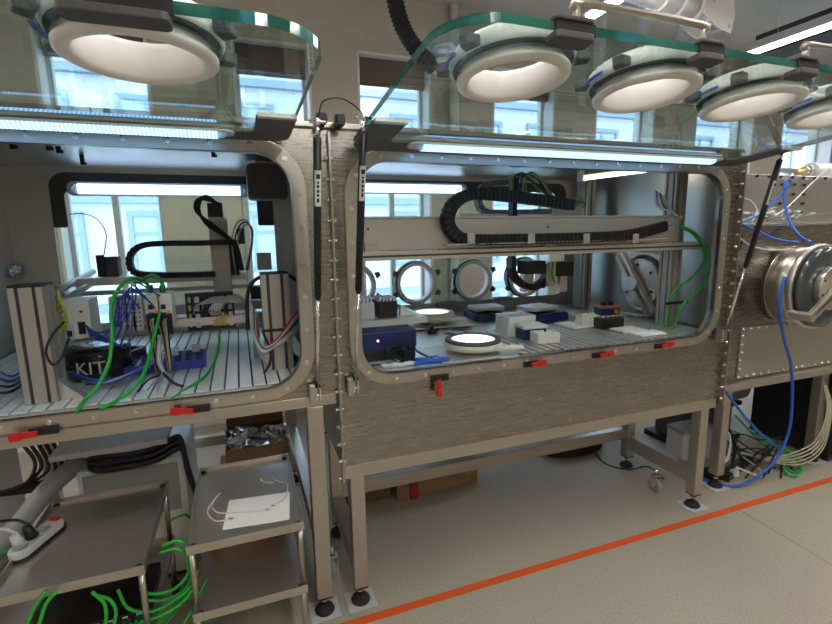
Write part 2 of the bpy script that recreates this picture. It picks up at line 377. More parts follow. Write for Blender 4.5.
# extraction arm at the top
ea = thing('extraction_arm', 'white jointed extraction arm hanging above the raised glass', 'extraction arm', at(700, 12, y=2.6))
A0 = at(612, -20, y=2.45); A1 = at(708, 14, y=2.6); A2 = at(760, -30, y=2.7)
part(ea, 'tube', MB().cyl(A0, A0.lerp(A1, .86), .075, 28), 'duct')
part(ea, 'joint_cap', MB().cyl(A0.lerp(A1, .86), A1, .078, 28, .05), 'white_plastic')
for k in (.45, .62, .8): part(ea, 'clamp_ring', MB().lathe([(.076, -.014), (.092, -.014), (.092, .014), (.076, .014)], A0.lerp(A1, k), A1-A0, 28), 'white_plastic')
jd = (A1-A0).normalized(); jn = jd.cross(V(0, 0, 1)).normalized(); ju = jn.cross(jd)
_lp = [(-.20, -.06), (-.02, -.12), (.13, -.13), (.16, -.02), (.12, .14), (.02, .15), (-.16, .06)]
for sgn in (-1, 1): part(ea, 'joint_plate', MB().prism(_lp, lambda u, v, s_=sgn: A1+jd*u+ju*v+jn*(.083*s_), lambda u, v, s_=sgn: A1+jd*u+ju*v+jn*(.091*s_)), 'white_plastic', .003)
for (u, v) in ((.1, -.09), (.11, .1), (-.1, .03)): part(ea, 'pivot_bolt', MB().cyl(A1+jd*u+ju*v-jn*.1, A1+jd*u+ju*v+jn*.1, .013, 12), 'light_grey')
part(ea, 'gas_strut', MB().cyl(A0.lerp(A1, .55)-jn*.1-ju*.02, A1+jd*.12-ju*.1-jn*.1, .008, 10), 'black')
part(ea, 'upper_tube', MB().cyl(A1+jd*.05, A2+V(0, 0, .35), .07, 24), 'duct')
part(ea, 'ceiling_mount', MB().cyl(at(600, -60, y=2.4), V(at(600, -60, y=2.4).x, 2.4, ZC), .08, 20), 'white_plastic')
# corrugated hose with a clear dome on the back side of the box top
hp = [at(390, -40, y=3.3), at(395, 0, y=3.3), at(404, 30, y=3.3), at(420, 54, y=3.3), at(434, 68, y=3.32)]
hs = thing('ventilation_hose', 'dark corrugated hose curving down to a clear dome above the glovebox', 'hose', hp[-1])
hb = MB().tube([V(hp[0].x, hp[0].y, ZC)]+hp, .052, 16, k=8)
part(hs, 'hose', hb, 'rubber'); cp = catmull(hp, 7)
for i in range(1, len(cp)-1): part(hs, 'rib', MB().lathe([(.050, -.012), (.060, 0), (.050, .012)], cp[i], cp[i+1]-cp[i-1], 18), 'rubber')
dc = at(444, 55, y=3.35)
part(hs, 'dome', MB().ball(dc, .115, 24, 14, (1, .9, .8)), 'dome')
part(hs, 'dome_collar', MB().lathe([(.105, -.02), (.125, -.02), (.125, .015), (.105, .015)], dc-V(0, 0, .07), (0, 0, 1), 28), 'white_ring')
# ================================================================== THE GLOVEBOXES
YF, YB, ZT = 1.79, 3.05, 1.965
def front_map(u, v, w=0): return V(u, YF-w, v)
def shell(t, x0, x1, z0, o, rear, mat='steel'):
    """front with rounded opening o=(x0,x1,z0,z1,r), rear wall with opening, top, bottom, sides"""
    inn = rrect(*o, 8)
    out = [(x0 if i in (0, 3) else x1, z0 if i < 2 else ZT) for i in range(4) for k in range(9)]
    part(t, 'front_panel', MB().ring(inn, out, lambda u, v: V(u, YF, v), lambda u, v: V(u, YF+.008, v)), mat)
    e = .05; g = (o[0]-e, o[1]+e, o[2]-e*.9, o[3]+e, o[4]+e)
    part(t, 'opening_flange', MB().ring(rrect(*o, 8), rrect(*g, 8), lambda u, v: V(u, YF-.012, v), lambda u, v: V(u, YF, v)), 'steel_satin', .003)
    # inner lip through the wall
    part(t, 'opening_lip', MB().ring(rrect(*o, 8), rrect(o[0]-.004, o[1]+.004, o[2]-.004, o[3]+.004, o[4]+.004, 8), lambda u, v: V(u, YF-.012, v), lambda u, v: V(u, YF+.03, v)), 'steel_flat')
    inn = rrect(*rear, 8)
    part(t, 'rear_panel', MB().ring(inn, out, lambda u, v: V(u, YB-.008, v), lambda u, v: V(u, YB, v)), 'steel_in')
    part(t, 'top_panel', MB().box(x0, x1, YF+.008, YB-.008, ZT-.008, ZT), 'steel_in')
    part(t, 'side_panel', MB().box(x0, x0+.008, YF+.008, YB-.008, z0, ZT-.008), 'steel_in')
    part(t, 'side_panel', MB().box(x1-.008, x1, YF+.008, YB-.008, z0, ZT-.008), 'steel_in')
    part(t, 'bottom_panel', MB().box(x0+.008, x1-.008, YF+.008, YB-.008, z0, z0+.008), 'steel_in')
    # bolts round the flange
    c = e*.5; lp = rrect(o[0]-c, o[1]+c, o[2]-c*.9, o[3]+c, o[4]+c, 8); acc = 0; last = None
    for i in range(len(lp)):
        a = Vector((*lp[i], 0)); b_ = Vector((*lp[(i+1) % len(lp)], 0)); L = (b_-a).length; d = 0
        while acc + (L-d) >= .125:
            d += .125-acc; acc = 0; p = a.lerp(b_, d/L)
            piece(t, 'bolt', 'bolt_f', lambda: bolt_mb((0, -1, 0), .0062, .007), 'bolt', (p.x, YF-.012, p.y))
        acc += L-d
def window_unit(t, name, label, x0, x1, L, fm, ports, clamps=(), led=(.2, .2), strip=.11, handles=(), rad=.13):
    out = rrect(x0, x1, .0, L, (.05, .05, rad, rad), 10)
    holes = [[(c+.128*math.cos(a*math.pi/24), vv+.128*math.sin(a*math.pi/24)) for a in range(48)] for c, vv in ports]
    g = part(t, name, MB().plate_holes(out, holes, lambda u, v: fm(u, v, 0), lambda u, v: fm(u, v, .02), sides=False), 'pane', label=label)
    n = len(out)
    part(g, 'glass_edge', MB().add([fm(*p, -.0002) for p in out]+[fm(*p, .0202) for p in out], [(i, (i+1) % n, n+(i+1) % n, n+i) for i in range(n)]), 'glass_edge')
    a, h, r = .112, .30, .03
    U = []
    def arc(cx, cz, rr, a0, a1, k=5):
        for i in range(k+1):
            q = math.radians(a0+(a1-a0)*i/k); U.append((cx+rr*math.cos(q), cz+rr*math.sin(q)))
    arc(x0+.06, .06, .06, 180, 270); arc(x1-.06, .06, .06, 270, 360); arc(x1-.01, h-.01, .01, 0, 90, 2); arc(x1-a+.01, h-.01, .01, 90, 180, 2)
    arc(x1-a-r, strip+r, r, 0, -90); arc(x0+a+r, strip+r, r, 270, 180); arc(x0+a-.01, h-.01, .01, 0, 90, 2); arc(x0+.01, h-.01, .01, 90, 180, 2)
    part(g, 'hinge_plate', MB().prism(U, lambda u, v: fm(u, v, -.006), lambda u, v: fm(u, v, -.0005)), 'dark_plate', label='dark grey hinge plate')
    if handles is not None:
      for ex in (x0, x1-a): part(g, 'end_bar', MB().prism([(ex+.004, h+.001), (ex+a-.004, h+.001), (ex+a-.004, h+.022), (ex+.004, h+.022)], lambda u, v: fm(u, v, -.012), lambda u, v: fm(u, v, -.0005)), 'alu')
    l0, l1 = x0+led[0], x1-led[1]
    part(g, 'led_housing', MB().prism(rrect(l0-.05, l1+.05, strip-.048, strip+.026, .03), lambda u, v: fm(u, v, -.012), lambda u, v: fm(u, v, -.0065)), 'light_grey')
    hr = [(strip-.011+.026*math.cos(math.pi*k/10), -.0122-.015*math.sin(math.pi*k/10)) for k in range(11)]
    part(g, 'led_lamp', MB().add([fm(l0, v, w) for v, w in hr]+[fm(l1, v, w) for v, w in hr], [(i, i+1, 12+i, 11+i) for i in range(10)], True).add([fm(l0, v, w) for v, w in hr]+[fm(l1, v, w) for v, w in hr], [list(range(11)), list(range(11, 22))[::-1], (0, 11, 21, 10)]), 'led' if handles is not None else 'led_white', label='bluish white glowing LED strip')
    for e0, sg in ((l0, -1), (l1, 1)): part(g, 'lamp_end', MB().ball(fm(e0+sg*.002, strip-.011, -.0125), .022, 14, 8, (1.2, 1, .6) if fm(0, 1, 0).z-fm(0, 0, 0).z > -.5 else (1.2, .6, 1)), 'clear_plastic')
    ax = (fm(0, 0, 1)-fm(0, 0, 0))
    for c, vv in ports:
        o = fm(c, vv, 0)
        part(g, 'port_ring', MB().lathe([(.119, -.004), (.123, -.014), (.136, -.014), (.143, -.009), (.143, -.001), (.127, -.001), (.127, .045), (.119, .045)] if handles is None else [(.108, -.004), (.116, -.014), (.130, -.014), (.139, -.009), (.140, -.001), (.127, -.001), (.127, .062), (.108, .062), (.106, .05)], o, ax, 48), 'white_ring')
        part(g, 'gasket', MB().lathe([(.1285, .0205), (.147, .0205), (.147, .0235), (.1285, .0235)], o, ax, 40), 'rubber')
        part(g, 'outer_ring', MB().lathe([(.1285, .0238), (.150, .0238), (.154, .03), (.150, .055), (.14, .066), (.1285, .066)], o, ax, 48), 'white_ring')
        for q in (25, 155, 205, 335):
            e = V(math.cos(math.radians(q)), math.sin(math.radians(q)), 0); f_ = V(-e.y, e.x, 0)
            lp = [(e*.156+f_*-.022), (e*.156+f_*.022), (e*.188+f_*.014), (e*.188+f_*-.014)]
            part(g, 'clip', MB().prism([(c+p.x, vv+p.y) for p in lp], lambda u, v: fm(u, v, .0205 if handles is not None else -.016), lambda u, v: fm(u, v, .045 if handles is not None else -.0005)), 'dark_plate', .003)
        part(g, 'bleed_tube', MB().tube([fm(c-.165*math.cos(q*.1), vv-.165*math.sin(q*.1), .03) for q in range(-1, 6)], .0045, 8, k=2), 'blue_hose')
    for c, wd in clamps:
        cl = part(g, 'edge_clamp', MB().prism(rrect(c-wd/2, c+wd/2, L-.035, L+.012, .012, 4), lambda u, v: fm(u, v, -.016), lambda u, v: fm(u, v, -.0005)).prism(rrect(c-wd/2, c+wd/2, L-.035, L+.012, .012, 4), lambda u, v: fm(u, v, .0208), lambda u, v: fm(u, v, .03)), 'dark_plate', .003)
        part(g, 'clamp_pad', MB().prism(rrect(c-wd/2+.004, c+wd/2+.006, L+.0005, L+.006, .002, 2), lambda u, v: fm(u, v, -.004), lambda u, v: fm(u, v, .0205)), 'rubber')
    for c0, c1 in handles or ():
        part(g, 'pull_handle', MB().tube([fm(c0, L-.01, .03), fm(c0, L-.005, .052), fm(c0+.015, L, .064), fm(c1-.015, L, .064), fm(c1, L-.005, .052), fm(c1, L-.01, .03)], .0085, 10, k=4), 'steel_satin')
    return g
def lifted(yh, zh, th):
    th = math.radians(th); c, s = math.cos(th), math.sin(th)
    return lambda u, v, w=0: V(u, yh - v*c + w*s, zh + v*s + w*c)
def closed(zh): return lambda u, v, w=0: V(u, YB+.002+w, zh-v)
def gas_spring(t, x, label, zb=1.01, top=None):
    p0 = V(x, YF-.032, zb); p1 = top; d = (p1-p0).normalized(); L = (p1-p0).length
    s = part(t, 'gas_spring', MB().cyl(p0+d*L*.42, p0+d*L*.955, .0125, 20).cyl(p0+d*L*.405, p0+d*L*.42, .009, 20, .0125), 'black', label=label)
    part(s, 'rod', MB().cyl(p0+d*.02, p0+d*L*.41, .006, 14), 'chrome')
    part(s, 'clevis', MB().box(x-.009, x-.005, YF-.042, YF-.022, zb-.03, zb+.03).box(x+.005, x+.009, YF-.042, YF-.022, zb-.03, zb+.03).box(x-.009, x+.009, YF-.042, YF-.022, zb+.018, zb+.03).cyl((x-.014, YF-.032, zb-.012), (x+.014, YF-.032, zb-.012), .005, 10), 'chrome')
    part(s, 'bracket', MB().box(x-.032, x-.011, YF-.045, YF-.012, zb-.04, zb+.03), 'steel_satin', .002)
    part(s, 'top_joint', MB().cyl(p0+d*L*.955, p0+d*L*.985, .006, 12).ball(p1, .011, 12, 8).cyl(p1-V(.025, 0, 0), p1+V(.025, 0, 0), .005, 10), 'chrome')
    q = d.cross(V(1, 0, 0)).normalized()
    if q.y > 0: q = -q
    c = p0+d*L*.80; n_ = q
    lab = MB()
    for k in range(6):
        a0 = math.radians(-50+100*k/6); a1 = math.radians(-50+100*(k+1)/6)
        e0 = (n_*math.cos(a0)+V(1, 0, 0)*math.sin(a0))*.0128; e1 = (n_*math.cos(a1)+V(1, 0, 0)*math.sin(a1))*.0128
        lab.add([c-d*.055+e0, c-d*.055+e1, c+d*.055+e1, c+d*.055+e0], [(0, 1, 2, 3)])
    lo = part(s, 'paper_label', lab, 'paper')
    for k, (a, b_) in enumerate(((-.042, -.03), (-.024, -.016), (-.012, -.003), (.002, .012), (.016, .022), (.03, .044))):
        w_ = .0035 if k < 5 else .006
        part(s, 'label_print', MB().add([c+d*a+n_*.0133-V(w_, 0, 0), c+d*a+n_*.0133+V(w_, 0, 0), c+d*b_+n_*.0133+V(w_, 0, 0), c+d*b_+n_*.0133-V(w_, 0, 0)], [(0, 1, 2, 3)]), 'black')
    return s
def latch(t, p, ang):
    x, z = p.x, p.z; y = YF-.012
    b_ = part(t, 'latch', MB().box(x-.04, x+.04, y-.012, y, z-.013, z+.013).cyl((x-.018, y-.02, z), (x-.018, y-.012, z), .009, 12), 'black', .002)
    R = RY(ang); c = V(x-.012, y-.02, z)
    part(b_, 'lever', MB().box(x-.012, x+.045, y-.03, y-.0205, z-.010, z+.010, R, c).box(x+.03, x+.062, y-.034, y-.0205, z-.013, z+.013, R, c), 'red', .003, 'red latch lever')
def leg(t, x0, x1, y0, y1, z1, z0=.085, plate=True, mat='steel_satin'):
    g = part(t, 'leg', MB().box(x0, x1, y0, y1, z0, z1), mat, .004)
    cx, cy = (x0+x1)/2, (y0+y1)/2
    part(g, 'end_plug', MB().box(x0+.001, x1-.001, y0+.001, y1-.001, z0-.006, z0), 'black')
    part(g, 'threaded_rod', MB().cyl((cx, cy, .03), (cx, cy, z0-.006), .009, 12).cyl((cx, cy, .05), (cx, cy, .062), .015, 6), 'bolt')
    part(g, 'rubber_foot', MB().lathe([(0, .006), (.04, .006), (.042, .012), (.034, .026), (.014, .034), (0, .034)], (cx, cy, 0), (0, 0, 1), 24, False), 'rubber')
    if plate: part(g, 'foot_plate', MB().box(cx-.062, cx+.062, cy-.06, cy+.06, 0.0016, .006), 'light_grey', 0, 'grey square foot plate')
# ---- left glovebox
GL = thing('glovebox', 'left stainless glovebox full of wired controllers, its front glass swung up', 'glovebox', (-.39, 2.4, 0))
oL = (-1.0, .195, 1.03, 1.875, .13)
shell(GL, -1.10, .328, .975, oL, (-.90, .215, 1.12, 1.93, .08))
mL = lifted(1.752, 1.913, 2.4)
wl = window_unit(GL, 'raised_window', 'thick green-edged glass window of the left box, lifted level', -1.02, .185, .84, mL, [(-.90, .655), (-.148, .655)], [(-.152, .155), (-.85, .155)], (.2, .22))
mLr = closed(1.945)
window_unit(GL, 'rear_window', 'closed rear glass window of the left box', -.95, .235, .88, mLr, [(-.62, .69), (-.16, .69), (.10-.4+.0, 2)][:0], (), (.18, .2), .11, None)
for s_ in ((.262, 'black gas spring holding the left glass up'),): gas_spring(GL, .246, s_[1], 1.0, V(.244, 1.475, 1.92))
for px, py, a in ((198, 409, 8), (44, 431, 12)): latch(GL, at(px, py, y=YF-.02), 180+a if px > 100 else 180-a+10)
leg(GL, .205, .268, YF+.002, YF+.065, .931)
leg(GL, .205, .268, 2.95, 3.01, .974)
leg(GL, -1.08, -1.02, 2.95, 3.01, .974)
leg(GL, -1.08, -1.02, YF+.002, YF+.065, .931)
part(GL, 'front_rail', MB().box(-1.10, .32, YF-.002, YF+.05, .932, .9745), 'steel_satin', .003)
part(GL, 'cross_rail', MB().box(.208, .265, YF+.066, 2.949, .34, .40), 'steel_satin', .003)
part(GL, 'cross_rail', MB().box(-1.02, .205, 2.955, 3.005, .34, .40), 'steel_satin', .003)
# hooks under the top of the left box
for px, py, yy in ((12, 140, 2.1), (48, 142, 2.2), (58, 145, 2.25), (82, 158, 2.6), (213, 150, 2.3)):
    p = at(px, py, y=yy)
    part(GL, 'hook', MB().box(p.x-.008, p.x+.008, yy-.006, yy+.006, p.z-.02, ZT-.008).box(p.x-.008, p.x+.014, yy-.006, yy+.006, p.z-.03, p.z-.018).cyl((p.x, yy-.012, p.z+.02), (p.x, yy+.012, p.z+.02), .012, 8), 'black')
for px, py in ((10, 271), (18, 269)):
    p = at(px, py, x=-1.09)
    part(GL, 'wall_port', MB().lathe([(0, 0), (.035, 0), (.035, .02), (.022, .03), (.012, .03), (.012, .012), (0, .012)], (-1.092, p.y, p.z), (1, 0, 0), 20, False), 'chrome')
# ---- middle glovebox
GM = thing('glovebox', 'wide stainless glovebox with a gantry inside and four glove ports in its raised glass', 'glovebox', (1.39, 2.4, 0))
oM = (.43, 2.335, 1.03, 1.86, .13)
shell(GM, .334, 2.45, .66, oM, (.45, 2.34, 1.10, 1.93, .08))
mM = lifted(1.752, 1.897, 6.8)
PX = [.672, 1.10, 1.525, 1.95]
window_unit(GM, 'raised_window', 'thick green-edged glass window with four white glove ports, lifted level', .405, 2.335, .87, mM, [(x, .655) for x in PX], [(.685, .10), (1.075, .08), (1.42, .08), (1.82, .08)], (.235, .27), .11, [(.70, 1.06), (1.43, 1.80)])
window_unit(GM, 'rear_window', 'closed rear glass window of the middle box with a row of glove ports', .41, 2.36, .90, closed(1.945), [(x, .70) for x in (.70, 1.135, 1.57, 2.005)], (), (.1, .9), .08, None)
for c in (.92, 1.35, 1.79): part(GM, 'rear_clamp', MB().prism(rrect(c-.08, c+.08, 1.075, 1.115, .02, 4), lambda u, v: V(u, YB-.04, v), lambda u, v: V(u, YB-.009, v)), 'grey_plastic', .004)
gas_spring(GM, .392, 'black gas spring beside the joint, holding the wide glass up', 1.01, V(.385, 1.475, 1.94))
gas_spring(GM, 2.402, 'black gas spring at the outer end of the wide glass', 1.03, V(2.31, 1.50, 1.932))
for px, py, a in ((440, 378, 90), (532, 364, -6), (600, 355, -8), (661, 346, -8)): latch(GM, at(px, py, y=YF-.02), a)
leg(GM, .364, .424, YF+.004, YF+.064, .60)
leg(GM, 2.335, 2.395, YF+.004, YF+.064, .60)
leg(GM, .364, .424, 2.30, 2.36, .60, plate=False)
leg(GM, 2.335, 2.395, 2.30, 2.36, .60, plate=False)
part(GM, 'front_rail', MB().box(.34, 2.44, YF+.002, YF+.062, .601, .66), 'steel_satin', .003)
part(GM, 'rear_rail', MB().box(.34, 2.44, 2.30, 2.36, .601, .66), 'steel_satin', .003)
part(GM, 'rear_rail', MB().box(.424, 2.335, 2.31, 2.36, .215, .285), 'steel_satin', .003)
for xx in (.366, 2.337): part(GM, 'side_rail', MB().box(xx, xx+.056, YF+.065, 2.30, .145, .235), 'steel_satin', .003)
# bolted joint strips between the boxes
jt = thing('joint_strip', 'tall bolted steel seam joining the left and middle gloveboxes', 'metal strip', (.331, YF-.02, .60))
part(jt, 'strip', MB().box(.3275, .3345, YF-.03, YF, .60, 1.95), 'steel_flat')
for k in range(18):
    z = .62+.073*k
    piece(jt, 'bolt', 'bolt_xp', lambda: bolt_mb((1, 0, 0), .0062, .012), 'bolt', (.3345, YF-.016, z))
    piece(jt, 'bolt', 'bolt_xm', lambda: bolt_mb((-1, 0, 0), .0062, .014), 'bolt', (.3275, YF-.016, z))
jt2 = thing('joint_strip', 'tall bolted steel seam at the outer edge of the middle glovebox', 'metal strip', (2.455, YF-.02, .60))
part(jt2, 'strip', MB().box(2.451, 2.459, YF-.03, YF+.02, .62, 1.95), 'steel_flat')
for k in range(20): piece(jt2, 'bolt', 'bolt_xm', None, 'bolt', (2.451, YF-.016, .66+.064*k)); piece(jt2, 'bolt', 'bolt_xp', None, 'bolt', (2.459, YF-.016, .66+.064*k))
# hinge blocks on the top edge between the windows
for x in (.302, .365):
    h = solo('hinge_block', MB().box(x-.012, x+.012, 1.70, 1.785, 1.966, 2.0).cyl((x-.018, 1.73, 1.99), (x+.018, 1.73, 1.99), .014, 14), 'black', 'small black hinge block on the box edge between the two raised windows', 'hinge', 'hinge blocks')
solo('top_rail', MB().box(-1.1, 2.45, YF-.02, YF+.03, 1.966, 1.984), 'steel_flat', 'slim steel rail along the top front edge of both gloveboxes', 'rail', bev=.002)
cable('thin_cable', 'thin black wire looping over the hinge between the raised windows', [V(.255, 1.50, 1.95), V(.27, 1.5, 1.985), V(.32, 1.5, 1.998), V(.37, 1.5, 1.975), V(.385, 1.48, 1.945)], .0025, 'black')
# ---- third box at the far side with its round antechamber
TX0, TX1, TY = 2.58, 4.35, 1.88
GT = thing('transfer_box', 'low bolted steel transfer box carrying the round antechamber', 'steel box', (3.4, 2.3, 0))
part(GT, 'lower_body', MB().box(TX0, TX1, TY, 2.78, .66, 1.60), 'steel', .004)
part(GT, 'upper_body', MB().box(TX0, TX1, 2.14, 2.78, 1.602, 1.92), 'steel_in', .004)
part(GT, 'shelf_lip', MB().box(TX0, TX1, TY-.012, 2.138, 1.601, 1.612), 'steel_flat', .002)
part(GT, 'corner_post', MB().box(2.47, 2.575, TY-.03, TY+.08, .66, 1.90), 'steel_satin', .004)
part(GT, 'bottom_rail', MB().box(2.465, TX1, TY-.045, TY, .655, .70), 'steel_satin', .003)
part(GT, 'inspection_panel', MB().box(2.70, 3.62, TY-.008, TY, .71, 1.02), 'steel_satin', .002)
part(GT, 'inspection_panel', MB().box(2.70, 4.30, 2.132, 2.14, 1.66, 1.90), 'steel_in', .002)
for k in range(15): piece(GT, 'bolt', 'bolt_t', lambda: bolt_mb((0, -1, 0), .007, .009), 'bolt', (2.715+.063*k, TY-.008, .722)); piece(GT, 'bolt', 'bolt_t', None, 'bolt', (2.715+.063*k, TY-.008, 1.008))
for k in range(5):
    for xx in (2.712, 3.608): piece(GT, 'bolt', 'bolt_t', None, 'bolt', (xx, TY-.008, .77+.05*k))
for k in range(14): piece(GT, 'bolt', 'bolt_d', lambda: MB().cyl((0, 0, 0), (0, -.012, 0), .009, 8), 'black', (2.62+.11*k, 2.13, 1.905))
for k in range(4):
    for xx in (3.30, 3.42, 3.52): piece(GT, 'bolt', 'bolt_d', None, 'black', (xx, 2.131, 1.68+.06*k))
leg(GT, 2.655, 2.715, 1.90, 1.96, .655)
leg(GT, 3.56, 3.63, 1.90, 1.96, .655)
leg(GT, 3.56, 3.63, 2.66, 2.72, .655, plate=False)
leg(GT, 2.655, 2.715, 2.66, 2.72, .655, plate=False)
# antechamber drum with door, hub and bar
ac, az = 3.05, 1.255
AN = thing('antechamber', 'round steel antechamber drum with a clamped door and locking bar', 'antechamber', (ac, 1.75, az-.24))
part(AN, 'drum', MB().cyl((ac, TY-.001, az), (ac, 1.735, az), .222, 56), 'steel_flat')
part(AN, 'weld_seam', MB().lathe([(.2215, -.003), (.2255, 0), (.2215, .003)], (ac, 1.855, az), (0, 1, 0), 56), 'bolt')
part(AN, 'flange', MB().lathe([(.20, 0), (.238, 0), (.242, -.006), (.242, -.024), (.236, -.03), (.20, -.03)], (ac, 1.734, az), (0, 1, 0), 56), 'tray_steel')
part(AN, 'seal', MB().lathe([(.19, 0), (.225, 0), (.225, -.008), (.19, -.008)], (ac, 1.703, az), (0, 1, 0), 48), 'rubber')
dr = part(AN, 'door', MB().lathe([(0, 0), (.222, 0), (.226, -.006), (.222, -.022), (.18, -.026), (0, -.026)], (ac, 1.694, az), (0, 1, 0), 56, False), 'door_glass')
part(AN, 'hub', MB().cyl((ac, 1.667, az), (ac, 1.63, az), .12, 40), 'tray_steel', .004)
for k in range(8): part(AN, 'hub_bolt', MB().cyl((ac+.10*math.cos(k*.785+.3), 1.63, az+.10*math.sin(k*.785+.3)), (ac+.10*math.cos(k*.785+.3), 1.628, az+.10*math.sin(k*.785+.3)), .006, 10), 'black')
barR = RY(-35)
part(AN, 'locking_bar', MB().box(ac-.235, ac+.235, 1.60, 1.628, az-.024, az-.008, barR, (ac, 1.58, az)).box(ac-.235, ac+.235, 1.60, 1.628, az+.008, az+.024, barR, (ac, 1.58, az)), 'tray_steel', .003)
part(AN, 'bar_knob', MB().cyl((ac, 1.599, az), (ac, 1.575, az), .038, 28), 'tray_steel', .004)
part(AN, 'bar_hook', MB().box(ac-.262, ac-.236, 1.60, 1.72, az-.026, az+.026, barR, (ac, 1.58, az)), 'tray_steel', .004)
# vacuum fitting and bag on top
vf = thing('vacuum_valve', 'silver barrel shaped vacuum valve on top of the transfer box', 'valve', (3.25, 2.3, 1.92))
vp = at(812, 158, y=2.4)
part(vf, 'barrel', MB().cyl((vp.x+.0, 2.4, 1.995), (vp.x+.25, 2.4, 1.995), .06, 28), 'duct', .004)
part(vf, 'neck', MB().cyl((vp.x-.08, 2.4, 1.995), (vp.x, 2.4, 1.995), .03, 20).lathe([(.03, -.01), (.045, -.01), (.045, .01), (.03, .01)], (vp.x-.03, 2.4, 1.995), (1, 0, 0), 20), 'tray_steel')
part(vf, 'nozzle', MB().cyl((vp.x-.15, 2.4, 1.97), (vp.x-.08, 2.4, 1.995), .022, 16, .028), 'gold')
part(vf, 'foot', MB().box(vp.x+.05, vp.x+.2, 2.36, 2.44, 1.9205, 1.945), 'tray_steel')
bag = MB()
for k in range(46):
    x = 2.86+random.random()*.42; y = 1.93+random.random()*.12; z = 1.622+random.random()*.06*(1-abs(x-3.07)/.4)
    a, b_, c = [V(random.uniform(-.06, .06), random.uniform(-.04, .04), random.uniform(-.012, .03)) for _ in range(3)]
    p = V(x, y, z+.012); bag.add([p+a, p+b_, p+c, p-a*.6+V(0, 0, .015)], [(0, 1, 2), (0, 2, 3), (0, 1, 3), (1, 2, 3)], True)
solo('plastic_bag', bag, 'plastic_film', 'crumpled clear plastic bag lying on the transfer box ledge', 'bag')
# ================================================================== INSIDE
ZP = 1.035
def slot_table(name, label, x0, x1, y0, y1, pitch, mat, ratio=.85):
    t = thing(name, label, 'table plate', ((x0+x1)/2, (y0+y1)/2, ZP-.045))
    part(t, 'base_plate', MB().box(x0, x1, y0, y1, ZP-.045, ZP-.014), 'slot_dark')
    n = int((x1-x0)/pitch); w = pitch*ratio; key = name+str(x0)
    for k in range(n):
        piece(t, 'slat', key, lambda: MB().box(-w/2, w/2, y0, y1, -.0135, 0), mat, (x0+pitch*(k+.5), 0, ZP), bev=.0012)
    return t
def stand(name, lab, x0, x1, y0, y1, z0): pass
slot_table('slotted_table', 'pale aluminium slotted table filling the floor of the left glovebox', -1.085, .315, 1.835, 3.02, .050, 'alu_white')
part_e = thing('edge_rail', 'perforated metal edge rail along the front of the left slotted table', 'rail', (-.4, 1.815, .985))
part(part_e, 'rail', MB().box(-1.085, .30, 1.802, 1.832, .986, 1.032), 'alu', .002)
for k in range(36): piece(part_e, 'slot_hole', 'sh', lambda: MB().prism(rrect(-.011, .011, -.005, .005, .0045, 3), lambda u, v: V(u, -.0006, v), lambda u, v: V(u, .003, v)), 'slot_dark', (-1.05+.0375*k, 1.802, 1.024))
# middle box: bright sheet floor on the left, slotted table on the right
solo('table_sheet', MB().box(.345, 1.185, 1.825, 3.035, .669, ZP-.008), 'alu_white', 'smooth pale metal floor sheet beside the slotted table in the middle box', 'sheet')
slot_table('slotted_table', 'ribbed aluminium slotted table under the white foam sheets', 1.19, 2.435, 1.825, 2.34, .045, 'alu', .72)
solo('table_sheet', MB().box(1.19, 2.435, 2.345, 3.035, .669, ZP-.004), 'steel_in', 'dull steel floor sheet behind the ribbed table in the middle box', 'sheet')
# ---- aluminium profile columns
def profile(name, label, x0, x1, y0, y1, z0, z1, nf=2, cap='black', group=None):
    """aluminium extrusion with recessed grooves along its faces"""
    t = thing(name, label, 'column', ((x0+x1)/2, (y0+y1)/2, z0), group); g = .0055
    mb = MB().box(x0+g, x1-g, y0+g, y1-g, z0, z1)
    part(t, 'core', mb, 'slot_dark')
    def strips(a0, a1, n):
        w = (a1-a0)/n; r_ = []
        for k in range(n):
            c = a0+w*(k+.5); r_.append((a0+w*k, c-w*.11)); r_.append((c+w*.11, a0+w*(k+1)))
        o = [r_[0]]
        for q in r_[1:]:
            if abs(q[0]-o[-1][1]) < 1e-6: o[-1] = (o[-1][0], q[1])
            else: o.append(q)
        return o
    for (a, b_) in strips(x0, x1, nf):
        part(t, 'face_bar', MB().box(a, b_, y0, y0+g+.004, z0, z1), 'alu_profile', .001); part(t, 'face_bar', MB().box(a, b_, y1-g-.004, y1, z0, z1), 'alu_profile', .001)
    ns = max(1, round((y1-y0)/((x1-x0)/nf)))
    for (a, b_) in strips(y0, y1, ns):
        for xx in ((x0, x0+g+.004), (x1-g-.004, x1)): part(t, 'face_bar', MB().box(xx[0]+(.0005 if a == y0 or b_ == y1 else 0), xx[1]-(.0005 if a == y0 or b_ == y1 else 0), a+(.0098 if a == y0 else 0), b_-(.0098 if b_ == y1 else 0), z0, z1), 'alu_profile', .001)
    if cap: part(t, 'end_cap', MB().box(x0, x1, y0, y1, z1+.0002, z1+.007), cap, .002)
    return t
cA = profile('profile_column', 'wide grooved aluminium column beside the yellow wires in the left box', -.715, -.62, 1.90, 2.01, ZP+.001, 1.435)
part(cA, 'foot_bracket', MB().prism([(0, 0), (.07, 0), (0, .07)], lambda u, v: V(-.619+u, 1.92, ZP+.001+v), lambda u, v: V(-.619+u, 1.96, ZP+.001+v)), 'alu')
cB = profile('profile_column', 'grooved aluminium column wrapped with a black cable tie', .075, .185, 2.0, 2.08, ZP+.001, 1.435)
part(cB, 'foot_bracket', MB().prism([(0, 0), (.06, 0), (0, .06)], lambda u, v: V(.186+u, 2.02, ZP+.001+v), lambda u, v: V(.186+u, 2.06, ZP+.001+v)), 'black')
